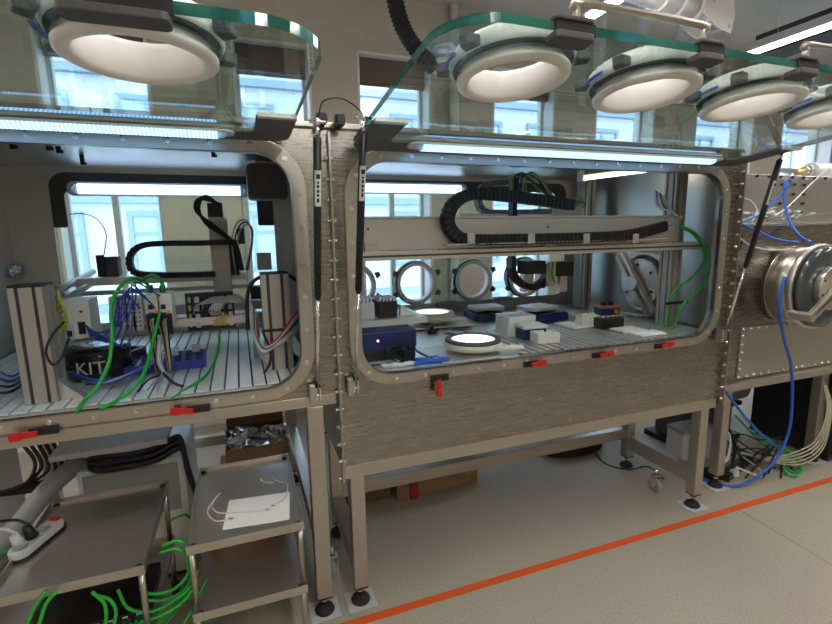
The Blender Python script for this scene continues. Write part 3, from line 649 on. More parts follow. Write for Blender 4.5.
part(cB, 'cable_tie', MB().box(.0735, .1865, 1.9985, 2.0815, 1.20, 1.212), 'black')
cC = profile('profile_column', 'aluminium column carrying the green cables at the outer wall of the middle box', 2.26, 2.34, 2.0, 2.08, ZP+.001, 1.95, 2, None)
cD = profile('profile_column', 'slim aluminium column behind the gantry near the far corner', 2.29, 2.35, 2.74, 2.80, ZP+.001, 1.95, 1, None)
part(cD, 'rear_bar', MB().box(2.29, 2.35, 2.802, 2.86, ZP+.001, 1.92), 'grey_plastic')
# ---- gantry of the middle box
GY = 1.955
gt = thing('gantry', 'long beige metal gantry beam spanning the middle glovebox', 'gantry', (1.4, GY+.03, 1.47))
part(gt, 'beam', MB().box(.37, 2.25, GY, GY+.05, 1.518, 1.652), 'gantry', .003)
part(gt, 'upper_edge', MB().box(.37, 2.20, GY-.006, GY+.056, 1.6525, 1.662), 'alu', .002)
part(gt, 'lower_rail', MB().box(.36, 2.415, GY-.018, GY+.056, 1.478, 1.517), 'gantry', .003)
part(gt, 'rail_groove', MB().box(.37, 2.41, GY-.0195, GY-.018, 1.492, 1.500), 'slot_dark')
part(gt, 'chain_ledge', MB().box(.85, 2.12, GY-.055, GY, 1.536, 1.542), 'alu', .001)
for px, py in ((368, 229), (381, 253), (439, 250), (492, 249), (541, 247), (557, 247), (600, 245), (640, 243), (548, 227)):
    p = at(px, py, y=GY-.001); part(gt, 'screw', MB().cyl((p.x, GY-.003, p.z), (p.x, GY, p.z), .005, 10), 'black')
for px in (371, 549):
    p = at(px, 248, y=GY-.001); part(gt, 'sensor', MB().box(p.x-.03, p.x+.03, GY-.012, GY, p.z-.022, p.z+.022), 'tray_steel', .003)
for px in (470, 530, 585, 634):
    p = at(px, 239, y=GY-.05); part(gt, 'chain_bracket', MB().box(p.x-.018, p.x+.018, GY-.064, GY-.058, p.z-.02, p.z+.026).box(p.x-.018, p.x+.018, GY-.058, GY, p.z-.02, p.z-.017), 'alu', .001)
def drag_chain(name, label, pts, pitch, w, h, mat, side=V(0, 1, 0), k=8):
    c = catmull(pts, k); d = [0]
    for i in range(1, len(c)): d.append(d[-1]+(c[i]-c[i-1]).length)
    n = max(2, int(d[-1]/pitch)); t = thing(name, label, 'cable chain', c[0])
    def P(s_):
        for i in range(1, len(c)):
            if d[i] >= s_: return c[i-1].lerp(c[i], (s_-d[i-1])/max(1e-9, d[i]-d[i-1]))
        return c[-1]
    for j in range(n):
        a = P(j*d[-1]/n); b_ = P((j+1)*d[-1]/n); m_ = (a+b_)/2; e = (b_-a).normalized(); y = (side-e*side.dot(e)).normalized(); z = e.cross(y)
        R_ = Matrix((e, y, z)).transposed()
        piece(t, 'chain_link', name+mat+str((w, h, pitch)), lambda: MB().box(-pitch*.50, pitch*.36, -w/2, w/2, -h/2, h/2).box(-pitch*.2, pitch*.58, -w*.40, w*.40, -h*.40, h*.40), mat, m_, R_)
    return t
chy = GY-.030
drag_chain('cable_chain', 'black cable chain looping back along the gantry beam', [at(572, 205, y=chy), at(545, 201, y=chy), at(510, 196.5, y=chy), at(475, 194, y=chy), at(455, 202, y=chy), at(447, 220, y=chy), at(454, 234, y=chy), at(470, 239.5, y=chy), at(530, 239, y=chy), at(600, 237, y=chy), at(634, 234, y=chy), at(664, 226, y=chy+.03)], .022, .05, .050, 'chain')
drag_chain('cable_chain', 'bluish grey cable chain standing behind the gantry', [at(515, 183, y=2.45), at(495, 183.5, y=2.45), at(482, 187, y=2.45), at(478, 198, y=2.45), at(482, 210, y=2.45), at(500, 212.5, y=2.45), at(560, 211, y=2.45)], .022, .05, .030, 'chain_blue')
drag_chain('cable_chain', 'black cable chain hanging in a loop below the gantry', [at(511, 258, y=2.3), at(512, 272, y=2.3), at(520, 283, y=2.3), at(533, 287, y=2.3), at(545, 279, y=2.3), at(549, 265, y=2.3)], .020, .05, .034, 'chain')
# carriage behind the beam with vertical axis and toolhead
cr_ = thing('gantry_carriage', 'dark carriage of motors and wiring hanging behind the gantry beam', 'machine part', at(560, 255, y=2.2))
def bx(t, name, px0, px1, py0, py1, y, dep, mat, bev=.002, label=None):
    pm = (px0+px1)/2; a = at(px0, py1, y=y); b_ = at(px1, py0, y=y); a.z = at(pm, py1, y=y).z; b_.z = at(pm, py0, y=y).z
    return part(t, name, MB().box(a.x, b_.x, y, y+dep, a.z, b_.z), mat, bev, label)
bx(cr_, 'slide', 512, 518, 178, 268, 2.2, .05, 'black'); bx(cr_, 'cross_slide', 460, 508, 214, 219, 2.2, .12, 'alu_white'); bx(cr_, 'cross_slide', 518, 560, 214, 219, 2.2, .12, 'alu_white')
bx(cr_, 'motor', 526, 546, 261, 274, 2.2, .09, 'black'); bx(cr_, 'motor', 556, 574, 262, 276, 2.22, .09, 'black'); bx(cr_, 'spindle', 549, 556, 262, 287, 2.2, .03, 'tray_steel'); bx(cr_, 'spindle', 560, 568, 276, 292, 2.22, .03, 'tray_steel')
bx(cr_, 'guide', 524, 534, 274, 292, 2.30, .05, 'alu'); bx(cr_, 'terminal', 556, 582, 206, 216, 2.15, .04, 'tan_cable')
for k in range(6):
    a0 = at(512+k*2.5, 192+k*2, y=2.18+.02*k); q = at(514+k*3, 176-(k % 3)*1.5, y=2.18); e = at(526+k*3.5, 178+(k % 3)*2, y=2.2); f_ = at(540+k*3, 190+k*2, y=2.2)
    part(cr_, 'wire', MB().tube([a0, q, e, f_, at(560+k, 205+k, y=2.2)], .0045, 6), ['green_cable', 'black', 'blue_wire', 'black', 'grey_cable', 'green_cable'][k])
for k in range(4): part(cr_, 'wire', MB().tube([at(566+k*3, 203, y=2.16), at(574+k*2, 196+k*2, y=2.16), at(583+k, 199+k*2, y=2.16), at(575+k, 207+k, y=2.16)], .003, 6), ['green_cable', 'grey_cable', 'green_cable', 'black'][k])
part(cr_, 'wire', MB().tube([at(553, 262, y=2.2), at(553, 275, y=2.19), at(556, 283, y=2.2)], .006, 6), 'green_cable')
# wires at the column end of the gantry
for k in range(6):
    cable('sensor_cable', 'thin sensor cable drooping from the column onto the gantry chain', [at(655+k*1.5, 190+k, y=2.02), at(656+k*3, 205+k, y=1.99), at(672+k*2, 212+k, y=1.97), at(679-k, 220+k*.6, y=1.96), at(664+k, 226+k*.4, y=1.955)], .0035, ['white_cable', 'blue_wire', 'white_cable', 'black', 'grey_cable', 'white_cable'][k], 'sensor cables on the gantry')
cable('green_cable', 'bright green cable bowing out from the gantry to the column foot, outer of two', [at(681, 226, y=1.93), at(695, 233, y=1.92), at(707, 250, y=1.91), at(709, 270, y=1.91), at(700, 288, y=1.92), at(684, 303, y=1.94), at(677, 318, y=1.96), at(672, 333, y=1.97)], .0065, 'green_cable')
cable('green_cable', 'bright green cable bowing out from the gantry to the column foot, inner of two', [at(681, 227, y=1.95), at(693, 234, y=1.94), at(703, 248, y=1.94), at(703, 262, y=1.94), at(692, 277, y=1.95), at(678, 287, y=1.96), at(671, 297, y=1.97), at(667, 316, y=1.975), at(663, 331, y=1.98)], .0065, 'green_cable')
solo('tie_strap', MB().box(2.20, 2.36, 1.955, 1.963, 1.175, 1.19), 'black', 'black strap holding the green cables to the column', 'strap')
# inner antechamber door on the side wall
iy, iz, ix = 2.32, 1.255, 2.44
ID = thing('inner_door', 'round steel inner door with diagonal locking bar on the box side wall', 'door', (ix-.05, iy, iz-.22))
part(ID, 'ring', MB().lathe([(.165, 0), (.205, 0), (.205, -.03), (.19, -.045), (.165, -.045)], (ix, iy, iz), (1, 0, 0), 48), 'steel_in')
part(ID, 'door_disc', MB().lathe([(0, -.05), (.155, -.05), (.155, -.075), (.145, -.08), (0, -.08)], (ix, iy, iz), (1, 0, 0), 48, False), 'alu')
for k in range(6): a = k*1.047+.4; part(ID, 'screw', MB().cyl((ix-.08, iy+.115*math.cos(a), iz+.115*math.sin(a)), (ix-.085, iy+.115*math.cos(a), iz+.115*math.sin(a)), .009, 10), 'black')
dR = RX(52)
part(ID, 'locking_bar', MB().box(ix-.125, ix-.09, iy-.23, iy+.23, iz-.034, iz-.012, dR, (ix-.1, iy, iz)).box(ix-.125, ix-.09, iy-.23, iy+.23, iz+.012, iz+.034, dR, (ix-.1, iy, iz)), 'tray_steel', .003)
part(ID, 'knob', MB().cyl((ix-.126, iy, iz), (ix-.15, iy, iz), .045, 28), 'alu', .004)
cable('white_cable', 'white cable hanging round the inner door ring', [V(2.37, 2.22, 1.12), V(2.36, 2.25, 1.06), V(2.36, 2.4, 1.045), V(2.36, 2.55, 1.06)], .006, 'white_cable')
# warm tube lamp inside the middle box, reflected wall lamp
tl = thing('tube_lamp', 'warm glowing tube lamp under the roof of the middle glovebox', 'lamp', at(625, 172, y=2.3))
t0, t1 = V(2.02, 2.40, 1.90), V(2.33, 2.24, 1.90)
t0, t1 = at(586, 178, y=2.5), at(663, 168, y=2.13)
part(tl, 'tube', MB().cyl(t0, t1, .013, 14), 'lamp_warm'); part(tl, 'holder', MB().cyl(t0, t0-(t1-t0).normalized()*.03, .018, 14).box(t0.x-.03, t0.x-.01, t0.y-.01, t0.y+.05, t0.z-.02, ZT-.009), 'tray_steel')
part(tl, 'reflector', MB().box(-.012, .012, 0, 1, 0, 1) if 0 else MB().add([t0+V(-.02, 0, .016), t0+V(.02, .02, .016), t1+V(.02, .02, .016), t1+V(-.02, 0, .016), t0+V(-.02, 0, .022), t0+V(.02, .02, .022), t1+V(.02, .02, .022), t1+V(-.02, 0, .022)], [(0, 1, 2, 3), (4, 5, 6, 7), (0, 1, 5, 4), (2, 3, 7, 6), (1, 2, 6, 5), (0, 3, 7, 4)]), 'alu')
# ---- things standing in the middle glovebox
def on(px, py, z=ZP): return at(px, py, z=z)
def boxat(t, name, c, sx, sy, z0, h, mat, rot=0, bev=.003, dx=0, dy=0, label=None):
    q = RZ(rot) @ V(dx, dy, 0); x, y = c.x+q.x, c.y+q.y
    return part(t, name, MB().box(x-sx/2, x+sx/2, y-sy/2, y+sy/2, z0, z0+h, RZ(rot)), mat, bev, label)
ZS = ZP-.0075
# blue heater with shelf and racks
hc = V(.58, 2.12, 0)
hp_ = thing('heater_unit', 'dark blue heater box with a red pilot light under the small shelf', 'heater', (hc.x, hc.y, ZS))
boxat(hp_, 'lower_case', hc, .30, .26, ZS, .05, 'black', 0, .006); boxat(hp_, 'upper_case', hc, .31, .27, ZS+.0505, .085, 'blue_plastic', 0, .008)
part(hp_, 'pilot_light', MB().cyl((hc.x-.03, hc.y-.1352, ZS+.095), (hc.x-.03, hc.y-.139, ZS+.095), .005, 10), 'red_light')
part(hp_, 'front_panel', MB().box(hc.x+.07, hc.x+.14, hc.y-.1375, hc.y-.1352, ZS+.062, ZS+.125), 'blue_dark', .001)
sh = thing('shelf', 'thin grey metal shelf over the dark blue heater box', 'shelf', (.66, 2.3, ZS))
part(sh, 'shelf_plate', MB().box(.40, .80, 2.02, 2.29, 1.195, 1.208), 'alu', .002)
part(sh, 'front_lip', MB().box(.40, .80, 2.016, 2.0198, 1.18, 1.208), 'light_grey', .001)
for xx in (.41, .785): part(sh, 'leg', MB().box(xx-.008, xx+.008, 2.265, 2.285, ZS, 1.1948), 'alu', .002)
def rack(label, c, mat, z0, sx=.11, sy=.12, h=.075):
    t = thing('sample_rack', label, 'rack', (c.x, c.y, z0))
    boxat(t, 'rack_body', c, sx, sy, z0, h, mat, 0, .003)
    for k in range(5):
        x = c.x-sx*.38+sx*.19*k
        part(t, 'plate', MB().box(x-.004, x+.004, c.y-sy*.4, c.y+sy*.42, z0+h+.0002, z0+h+.018, RY(14)), 'white_plastic')
    return t
rack('grey sample rack of slanted white plates on the small shelf', V(.515, 2.12, 0), 'light_grey', 1.2085, .09); rack('black sample rack of slanted white plates on the small shelf', V(.625, 2.12, 0), 'black', 1.2085, .09)
bt = thing('support_bracket', 'white wedge bracket leaning at the shelf end', 'bracket', (.77, 2.1, 1.2085))
part(bt, 'wedge', MB().prism([(.685, 1.2085), (.77, 1.2085), (.69, 1.262)], lambda u, v: V(u, 2.07, v), lambda u, v: V(u, 2.10, v)), 'white_plastic', .002)
# power adapter with cable
pa = on(408, 362, ZS); pa.y = 1.93
ad = thing('power_adapter', 'black power adapter with its looped cable on the pale floor sheet', 'adapter', (pa.x, pa.y, ZS))
boxat(ad, 'body', pa, .05, .05, ZS, .055, 'black', 10, .004)
for k in range(3): part(ad, 'wire', MB().tube([V(pa.x, pa.y, ZS+.045), V(pa.x-.03-.015*k, pa.y+.02, ZS+.09), V(pa.x-.10, pa.y-.01*k, ZS+.04+.01*k), V(pa.x-.06+.02*k, pa.y-.03, ZS+.015), V(pa.x-.12-.03*k, pa.y-.02, ZS+.008)], .0028, 6), 'black')
part(ad, 'wire', MB().tube([V(pa.x, pa.y, ZS+.05), V(pa.x+.03, pa.y+.02, ZS+.08), V(pa.x+.06, pa.y+.03, ZS+.03), V(pa.x+.11, pa.y-.01, ZS+.008)], .0028, 6), 'black')
w = MB()
for k in range(9): w.ball((.545+.016*k, 1.862+.012*random.random(), ZS+.008+.006*random.random()), .022, 8, 6, (1.0, .8, .38))
solo('wipe', w, 'paper', 'crumpled white wipe beside the black adapter', 'wipe')
g_ = MB().ball((.80, 1.872, ZS+.012), .045, 12, 8, (1.1, .7, .22))
for k in range(4): g_.tube([V(.77-.004*k, 1.862+.011*k, ZS+.012), V(.72-.008*k, 1.856+.012*k, ZS+.016), V(.67+.012*k, 1.85+.013*k, ZS+.009)], .009, 8)
g_.tube([V(.80, 1.88, ZS+.012), V(.80, 1.905, ZS+.014), V(.77, 1.92, ZS+.009)], .009, 8)
solo('blue_glove', g_, 'blue_hose', 'crumpled bright blue disposable glove at the box sill', 'glove')
# round plates; the LED reflection on top is painted as glow
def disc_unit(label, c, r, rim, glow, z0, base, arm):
    t = thing('round_plate', label, 'round plate', (c.x, c.y, z0))
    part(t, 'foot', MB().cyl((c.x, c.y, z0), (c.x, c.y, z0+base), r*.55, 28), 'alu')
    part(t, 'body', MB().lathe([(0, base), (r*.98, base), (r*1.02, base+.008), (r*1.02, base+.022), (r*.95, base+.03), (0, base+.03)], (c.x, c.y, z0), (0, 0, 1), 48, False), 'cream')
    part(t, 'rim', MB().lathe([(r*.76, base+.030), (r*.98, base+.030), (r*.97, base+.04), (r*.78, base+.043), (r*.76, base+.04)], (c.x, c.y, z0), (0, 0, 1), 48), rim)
    part(t, 'reflect_disc', MB().cyl((c.x, c.y, z0+base+.0302), (c.x, c.y, z0+base+.036), r*.755, 40), glow)
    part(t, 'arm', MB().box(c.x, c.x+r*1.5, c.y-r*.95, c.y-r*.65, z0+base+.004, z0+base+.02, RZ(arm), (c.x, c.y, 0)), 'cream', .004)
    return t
solo('base_plate', MB().box(.78, 1.22, 1.84, 2.13, ZS, ZS+.008, RZ(4)), 'alu', 'tilted grey plate under the round plate with the dark rim', 'plate', bev=.002)
disc_unit('round plate with a dark rim, LED reflection on top painted as glow', on(473, 344, ZS+.04) , .135, 'dark_plate', 'led_reflect', ZS+.0085, .02, -8)
solo('base_plate', MB().box(.86, 1.30, 2.50, 2.86, ZS+.01, ZS+.018, RZ(-5)), 'alu', 'grey plate under the amber rimmed round plate', 'plate', bev=.002)
disc_unit('round plate with an amber rim, LED reflection painted as glow, behind the small shelf', on(432, 321, ZS+.03), .135, 'cream', 'led_reflect_warm', ZS+.0185, .03, -20)
for px, py, lb in ((452, 323, 'small black clamp block beside the amber rimmed plate'), (432, 334, 'small black clamp block between the two round plates')):
    p = on(px, py, ZS); t = thing('clamp_block', lb, 'clamp', (p.x, p.y, ZS))
    boxat(t, 'body', p, .045, .04, ZS+.0005, .028, 'black', 20, .005); part(t, 'knob', MB().cyl((p.x, p.y, ZS+.0286), (p.x, p.y, ZS+.045), .012, 14), 'black'); part(t, 'lever', MB().box(p.x+.02, p.x+.06, p.y-.006, p.y+.006, ZS+.012, ZS+.022, RZ(30), (p.x, p.y, 0)), 'black')
for k, (px, py) in enumerate(((455, 333), (462, 329))): solo('tweezers', MB().box(on(px, py).x-.06, on(px, py).x+.06, on(px, py).y-.004, on(px, py).y+.004, ZS+.0005, ZS+.006, RZ(-35+8*k)), 'black', 'thin dark tool lying between the round plates and the blue balance', 'tool', 'thin tools on the floor sheet')
# balances
def balance(label, c, sx, sy, rot, z0, mat):
    t = thing('lab_balance', label, 'balance', (c.x, c.y, z0))
    lp = rrect(-sx/2, sx/2, -sy/2, sy/2, .03, 5); R_ = RZ(rot)
    part(t, 'body', MB().prism(lp, lambda u, v: c+R_ @ V(u, v, z0-c.z), lambda u, v: c+R_ @ V(u*.96, v*.96, z0+.045-c.z)), mat, .006)
    part(t, 'keypad', MB().box(-sx*.42, sx*.42, -sy*.5, -sy*.30, 0, .012) if 0 else MB().prism(rrect(-sx*.40, sx*.40, -sy*.45, -sy*.28, .01, 3), lambda u, v: c+R_ @ V(u, v, z0+.0452-c.z), lambda u, v: c+R_ @ V(u, v, z0+.049-c.z)), 'black_gloss')
    part(t, 'pan_stem', MB().cyl((c.x, c.y, z0+.045), (c.x, c.y, z0+.058), .03, 18), 'black')
    part(t, 'pan', MB().prism(rrect(-sx*.40, sx*.40, -sy*.24, sy*.42, .02, 4), lambda u, v: c+R_ @ V(u, v, z0+.058-c.z), lambda u, v: c+R_ @ V(u, v, z0+.08-c.z)), 'white_plastic', .004)
    return t
balance('dark blue balance with a white tray, beside the white boxes', on(487, 318, ZS), .26, .24, -4, ZS, 'blue_dark')
balance('bright blue balance with a pale pan in front of the slim column', V(1.80, 2.56, ZS), .28, .26, 12, ZS+.004, 'blue_plastic')
# white boxes
wb_ = thing('sample_box', 'tall white plastic box with open top behind the cream block', 'box', (1.39, 2.30, ZS))
cw = V(1.40, 2.22, 0)
part(wb_, 'box_wall', MB().ring(rrect(cw.x-.075, cw.x+.075, cw.y-.065, cw.y+.065, .01, 3), rrect(cw.x-.085, cw.x+.085, cw.y-.075, cw.y+.075, .012, 3), lambda u, v: V(u, v, ZP+.001), lambda u, v: V(u, v, ZP+.105)), 'white_plastic')
part(wb_, 'box_floor', MB().box(cw.x-.076, cw.x+.076, cw.y-.066, cw.y+.066, ZP+.001, ZP+.09), 'light_grey')
ww = thing('sample_box', 'dark box with a white lid between the tall white box and cream block', 'box', (1.42, 2.06, ZP+.001))
c2 = V(1.41, 2.085, 0); boxat(ww, 'body', c2, .13, .09, ZP+.001, .055, 'blue_dark', -3, .004); boxat(ww, 'lid', c2, .14, .10, ZP+.0565, .02, 'white_plastic', -3, .005)
cb = thing('cream_block', 'cream plastic block with a small dark knob on the ribbed table', 'block', (1.42, 1.98, ZP+.001))
c3 = V(1.42, 1.975, 0); boxat(cb, 'body', c3, .125, .085, ZP+.001, .055, 'cream', -6, .006); part(cb, 'knob', MB().cyl((c3.x, c3.y, ZP+.0565), (c3.x, c3.y, ZP+.066), .007, 10), 'black')
def foam(label, p, sx, sy, rot, mat='foam'):
    t = thing('foam_sheet', label, 'foam sheet', (p.x, p.y, ZP+.001)); boxat(t, 'sheet', p, sx, sy, ZP+.001, .012, mat, rot, .004)
    for i in range(5):
        for j in range(3):
            q = RZ(rot) @ V((i-2)*sx*.18, (j-1)*sy*.28, 0); part(t, 'lump', MB().ball((p.x+q.x, p.y+q.y, ZP+.0125), .016, 8, 6, (1.4, 1, .35)), mat)
foam('white bumpy foam sheet beside the cream block', on(574, 326), .15, .17, 5); foam('cream bumpy foam sheet below the black block', on(628, 331), .16, .12, -2, 'cream'); foam('white foam sheet at the sill beside the column', V(2.02, 1.90, ZP), .17, .09, 0, 'paper')
cb2 = thing('cream_block', 'cream bumpy block behind the black block', 'block', (1.97, 2.22, ZP)); p = on(600, 324); p.x -= .0
boxat(cb2, 'body', V(1.88, 2.21, 0), .12, .07, ZP+.001, .065, 'cream', -4, .006)
for k in range(4): part(cb2, 'lump', MB().ball((1.84+.027*k, 2.21, ZP+.067), .012, 8, 6), 'cream')
bk = thing('tip_box', 'black block with white tips in front of the red container', 'box', (2.0, 2.09, ZP)); boxat(bk, 'body', V(1.965, 2.13, 0), .15, .075, ZP+.001, .06, 'black', -4, .003)
for k in range(7): part(bk, 'tip', MB().cyl((1.92+.017*k, 2.13+.006*(k % 2), ZP+.0615), (1.92+.017*k, 2.13+.006*(k % 2), ZP+.069), .005, 8), 'white_plastic')
rc = thing('reagent_box', 'red topped container with black caps near the inner door', 'container', (2.16, 2.3, ZP)); c5 = V(2.21, 2.42, .0)
boxat(rc, 'case', c5, .13, .09, ZP+.0125+.001, .045, 'blue_dark', -8, .004); boxat(rc, 'top', c5, .135, .095, ZP+.0125+.0465, .016, 'pink', -8, .004)
boxat(rc, 'sticker', c5, .03, .002, ZP+.0125+.012, .025, 'orange_sticker', -8, 0, .04, -.0465)
for dx in (-.03, .025): part(rc, 'cap', MB().cyl((c5.x+dx, c5.y, ZP+.0755), (c5.x+dx, c5.y, ZP+.10), .018, 16), 'black')
solo('rear_slotted_plate', MB().box(2.06, 2.38, 2.36, 2.64, ZP-.003, ZP+.012), 'alu', 'small grey plate on the floor under the inner door', 'plate', bev=.002)
# ================================================================== LEFT GLOVEBOX CONTENTS
def dev(name, label, cat, px0, px1, py0, py1, y, dep, mat, bev=.003):
    a = at(px0, py1, y=y); b_ = at(px1, py0, y=y)
    t = thing(name, label, cat, ((a.x+b_.x)/2, y+dep/2, a.z)); part(t, 'case', MB().box(a.x, b_.x, y, y+dep, a.z, b_.z), mat, bev); return t, a, b_
# mounting rail that carries the controllers
YR = 2.16
mr_ = thing('mounting_rail', 'horizontal rail on two posts carrying the controllers', 'rail', (-.35, YR+.13, ZP))
part(mr_, 'rail', MB().box(-.72, .06, YR+.111, YR+.119, 1.20, 1.235), 'alu'); 
for xx in (-.70, .045): part(mr_, 'post', MB().box(xx-.012, xx+.012, YR+.12, YR+.144, ZP+.001, 1.235), 'alu_profile', .001)
t, a, b_ = dev('power_supply', 'white and grey power supply unit with blue wires', 'power supply', 66, 88, 300, 340, 2.1, .13, 'white_plastic')
part(t, 'side_panel', MB().box(a.x-.012, a.x-.0005, 2.105, 2.225, a.z, b_.z-.03), 'grey_plastic', .002)
part(t, 'front_trim', MB().prism([(a.x+.001, a.z+.001), (a.x+.03, a.z+.001), (a.x+.03, a.z+.05), (a.x+.008, a.z+.08), (a.x+.001, a.z+.08)], lambda u, v: V(u, 2.096, v), lambda u, v: V(u, 2.0998, v)), 'light_grey')
part(t, 'socket', MB().box(a.x+.008, a.x+.024, 2.093, 2.0956, a.z+.012, a.z+.035), 'black'); part(t, 'socket', MB().box(a.x+.045, a.x+.068, 2.097, 2.0998, a.z+.018, a.z+.065), 'black'); part(t, 'indicator', MB().box(a.x+.055, a.x+.065, 2.098, 2.0998, a.z+.10, a.z+.108), 'black')
PSU = (a, b_)
for i in range(4):
    px = 112+7.4*i
    t, a, b_ = dev('terminal_module', 'narrow grey terminal module in the row beside the green cable', 'terminal', px, px+6.6, 297, 331, YR+.03, .08, 'light_grey', .001); t['group'] = 'terminal modules on the rail'
    for r_ in range(6):
        for c_ in (0, 1):
            x = a.x+(b_.x-a.x)*(.3+.4*c_); z = a.z+.02+(b_.z-a.z-.03)*r_/6
            part(t, 'contact', MB().cyl((x, YR+.0298, z), (x, YR+.027, z), .0038, 8), 'slot_dark')
for i in range(2):
    px = 147+12.5*i
    t, a, b_ = dev('bus_coupler', 'white bus coupler module plugged with %s' % ('a green cable and status label' if i else 'blue wires beside the terminal row'), 'controller', px, px+11.5, 293, 326, YR, .10, 'white_plastic', .002)
    part(t, 'port', MB().box(a.x+.012, a.x+.03, YR-.003, YR-.0002, b_.z-.065, b_.z-.045), 'black'); part(t, 'port', MB().box(a.x+.012, a.x+.03, YR-.003, YR-.0002, b_.z-.10, b_.z-.078), 'black')
    part(t, 'sticker', MB().box(a.x+.034, a.x+.044, YR-.002, YR-.0002, b_.z-.10, b_.z-.07), 'orange_sticker')
    part(t, 'plug', MB().box(a.x+.01, a.x+.03, YR+.03, YR+.05, b_.z+.0002, b_.z+.03), 'black', .002)
    part(t, 'wiring_block', MB().box(a.x+.004, b_.x-.004, YR-.022, YR-.0002, a.z-.035, a.z+.05), 'black', .002)
    for k in range(5): part(t, 'wire', MB().tube([V(a.x+.008+.008*k, YR-.022, a.z+.03), V(a.x+.004+.009*k, YR-.05, a.z+.02+.01*(k % 2)), V(a.x+.01+.006*k, YR-.03, a.z-.04), V(a.x+.02+.003*k, YR-.03, ZP+.006)], .003, 6), ['gold', 'black', 'grey_cable', 'tan_cable', 'black'][k])
# relay board
t, a, b_ = dev('relay_board', 'dark blue relay circuit board with a fan of grey wires', 'circuit board', 188, 233, 291, 331, 2.3, .012, 'pcb', .001)
W_, H_ = b_.x-a.x, b_.z-a.z
for i in range(7):
    for j in range(4):
        x = a.x+W_*(.06+.135*i); z = a.z+H_*(.1+.22*j); k = (i*3+j*5) % 5
        if k < 4: part(t, 'component', MB().box(x, x+W_*(.09 if k else .05), 2.286-.006*k, 2.2998, z, z+H_*(.14 if k != 2 else .08)), ['gold', 'black', 'blue_dark', 'light_grey'][k], .001)
for i in range(6): part(t, 'connector', MB().box(a.x+W_*.55+.010*i, a.x+W_*.55+.010*i+.007, 2.26, 2.2998, a.z+.02, a.z+.05+.004*i), 'gold', .001)
for k in range(8):
    p0 = V(a.x+W_*(.15+.09*k), 2.285, a.z+H_*(.45+.05*(k % 4)))
    part(t, 'wire', MB().tube([p0, p0+V(.03, -.05, .05), V(.0, 2.2-.005*k, 1.30+.004*k), V(.035+.003*k, 2.12, 1.26-.01*k), V(.05, 2.08-.004*k, 1.10+.006*k), V(.09, 2.06-.07, 1.06+.004*k)], .004, 6), 'grey_cable')
for k in range(5):
    p0 = V(a.x+W_*(.55+.05*k), 2.285, a.z+H_*(.35)); part(t, 'wire', MB().tube([p0, p0+V(-.01, -.06, .04), p0+V(.03, -.05, .08), p0+V(.09, -.03, .09)], .004, 6), 'light_grey')
# round black tin with letters, blue tray, cables
kc = on(94, 368); kc = V(-.565, 2.22, ZP)
kt = thing('black_tin', 'black round tin lettered KIT under the blue wires', 'tin', (kc.x, kc.y, ZP+.001))
part(kt, 'body', MB().lathe([(0, 0), (.110, 0), (.114, .006), (.114, .115), (.108, .122), (0, .122)], (kc.x, kc.y, ZP+.001), (0, 0, 1), 40, False), 'black_gloss')
part(kt, 'rim', MB().lathe([(.1145, .106), (.117, .108), (.117, .114), (.1145, .116)], (kc.x, kc.y, ZP+.001), (0, 0, 1), 40), 'black')
fc = bpy.data.curves.new('kit', 'FONT'); fc.body = 'KIT'; fc.size = .070; fc.align_x = 'CENTER'; fc.extrude = .0008
fo = bpy.data.objects.new('kit_tmp', fc); COL.objects.link(fo); bpy.context.view_layer.update()
tm = bpy.data.meshes.new_from_object(fo.evaluated_get(bpy.context.evaluated_depsgraph_get())); bpy.data.objects.remove(fo)
for v in tm.vertices:
    ang = -math.pi/2 + v.co.x/.114 - .05; rr = .1152+v.co.z; v.co = Vector((kc.x+rr*math.cos(ang), kc.y+rr*math.sin(ang), ZP+.035+v.co.y)) - ROOT[kt]
tm.materials.clear(); tm.materials.append(MATS['light_grey']); lo = bpy.data.objects.new('lettering', tm); COL.objects.link(lo); lo.parent = kt
roll = thing('tape_roll', 'black roll behind the lettered tin', 'roll', (-.52, 2.42, ZP)); part(roll, 'roll', MB().lathe([(.04, 0), (.075, 0), (.075, .06), (.04, .06)], (-.50, 2.40, ZP+.001), (0, 0, 1), 32), 'black')
bt0, bt1 = on(140, 372), on(210, 366)
tr = thing('sample_tray', 'dark blue sample tray with round wells and clear cubes', 'tray', (-.28, 2.28, ZP)); R_ = RZ(3); tc_ = V(-.325, 2.27, 0)
part(tr, 'tray_body', MB().box(tc_.x-.155, tc_.x+.155, tc_.y-.105, tc_.y+.105, ZP+.001, ZP+.035, R_), 'blue_tray', .003)
for i in range(7):
    for j in range(4):
        q = tc_+R_ @ V(-.125+.042*i, -.075+.05*j, 0); part(tr, 'well', MB().lathe([(.010, .0351), (.016, .0351), (.016, .039), (.010, .039)], (q.x, q.y, ZP), (0, 0, 1), 14), 'blue_dark')
for dx, dy in ((-.05, -.02), (.03, .02), (.115, .05)):
    q = tc_+R_ @ V(dx, dy, 0); solo('clear_cube', MB().box(q.x-.016, q.x+.016, q.y-.016, q.y+.016, ZP+.0395, ZP+.07), 'clear_plastic', 'small clear plastic cube standing on the blue sample tray', 'cube', 'clear cubes on the blue tray', bev=.002)
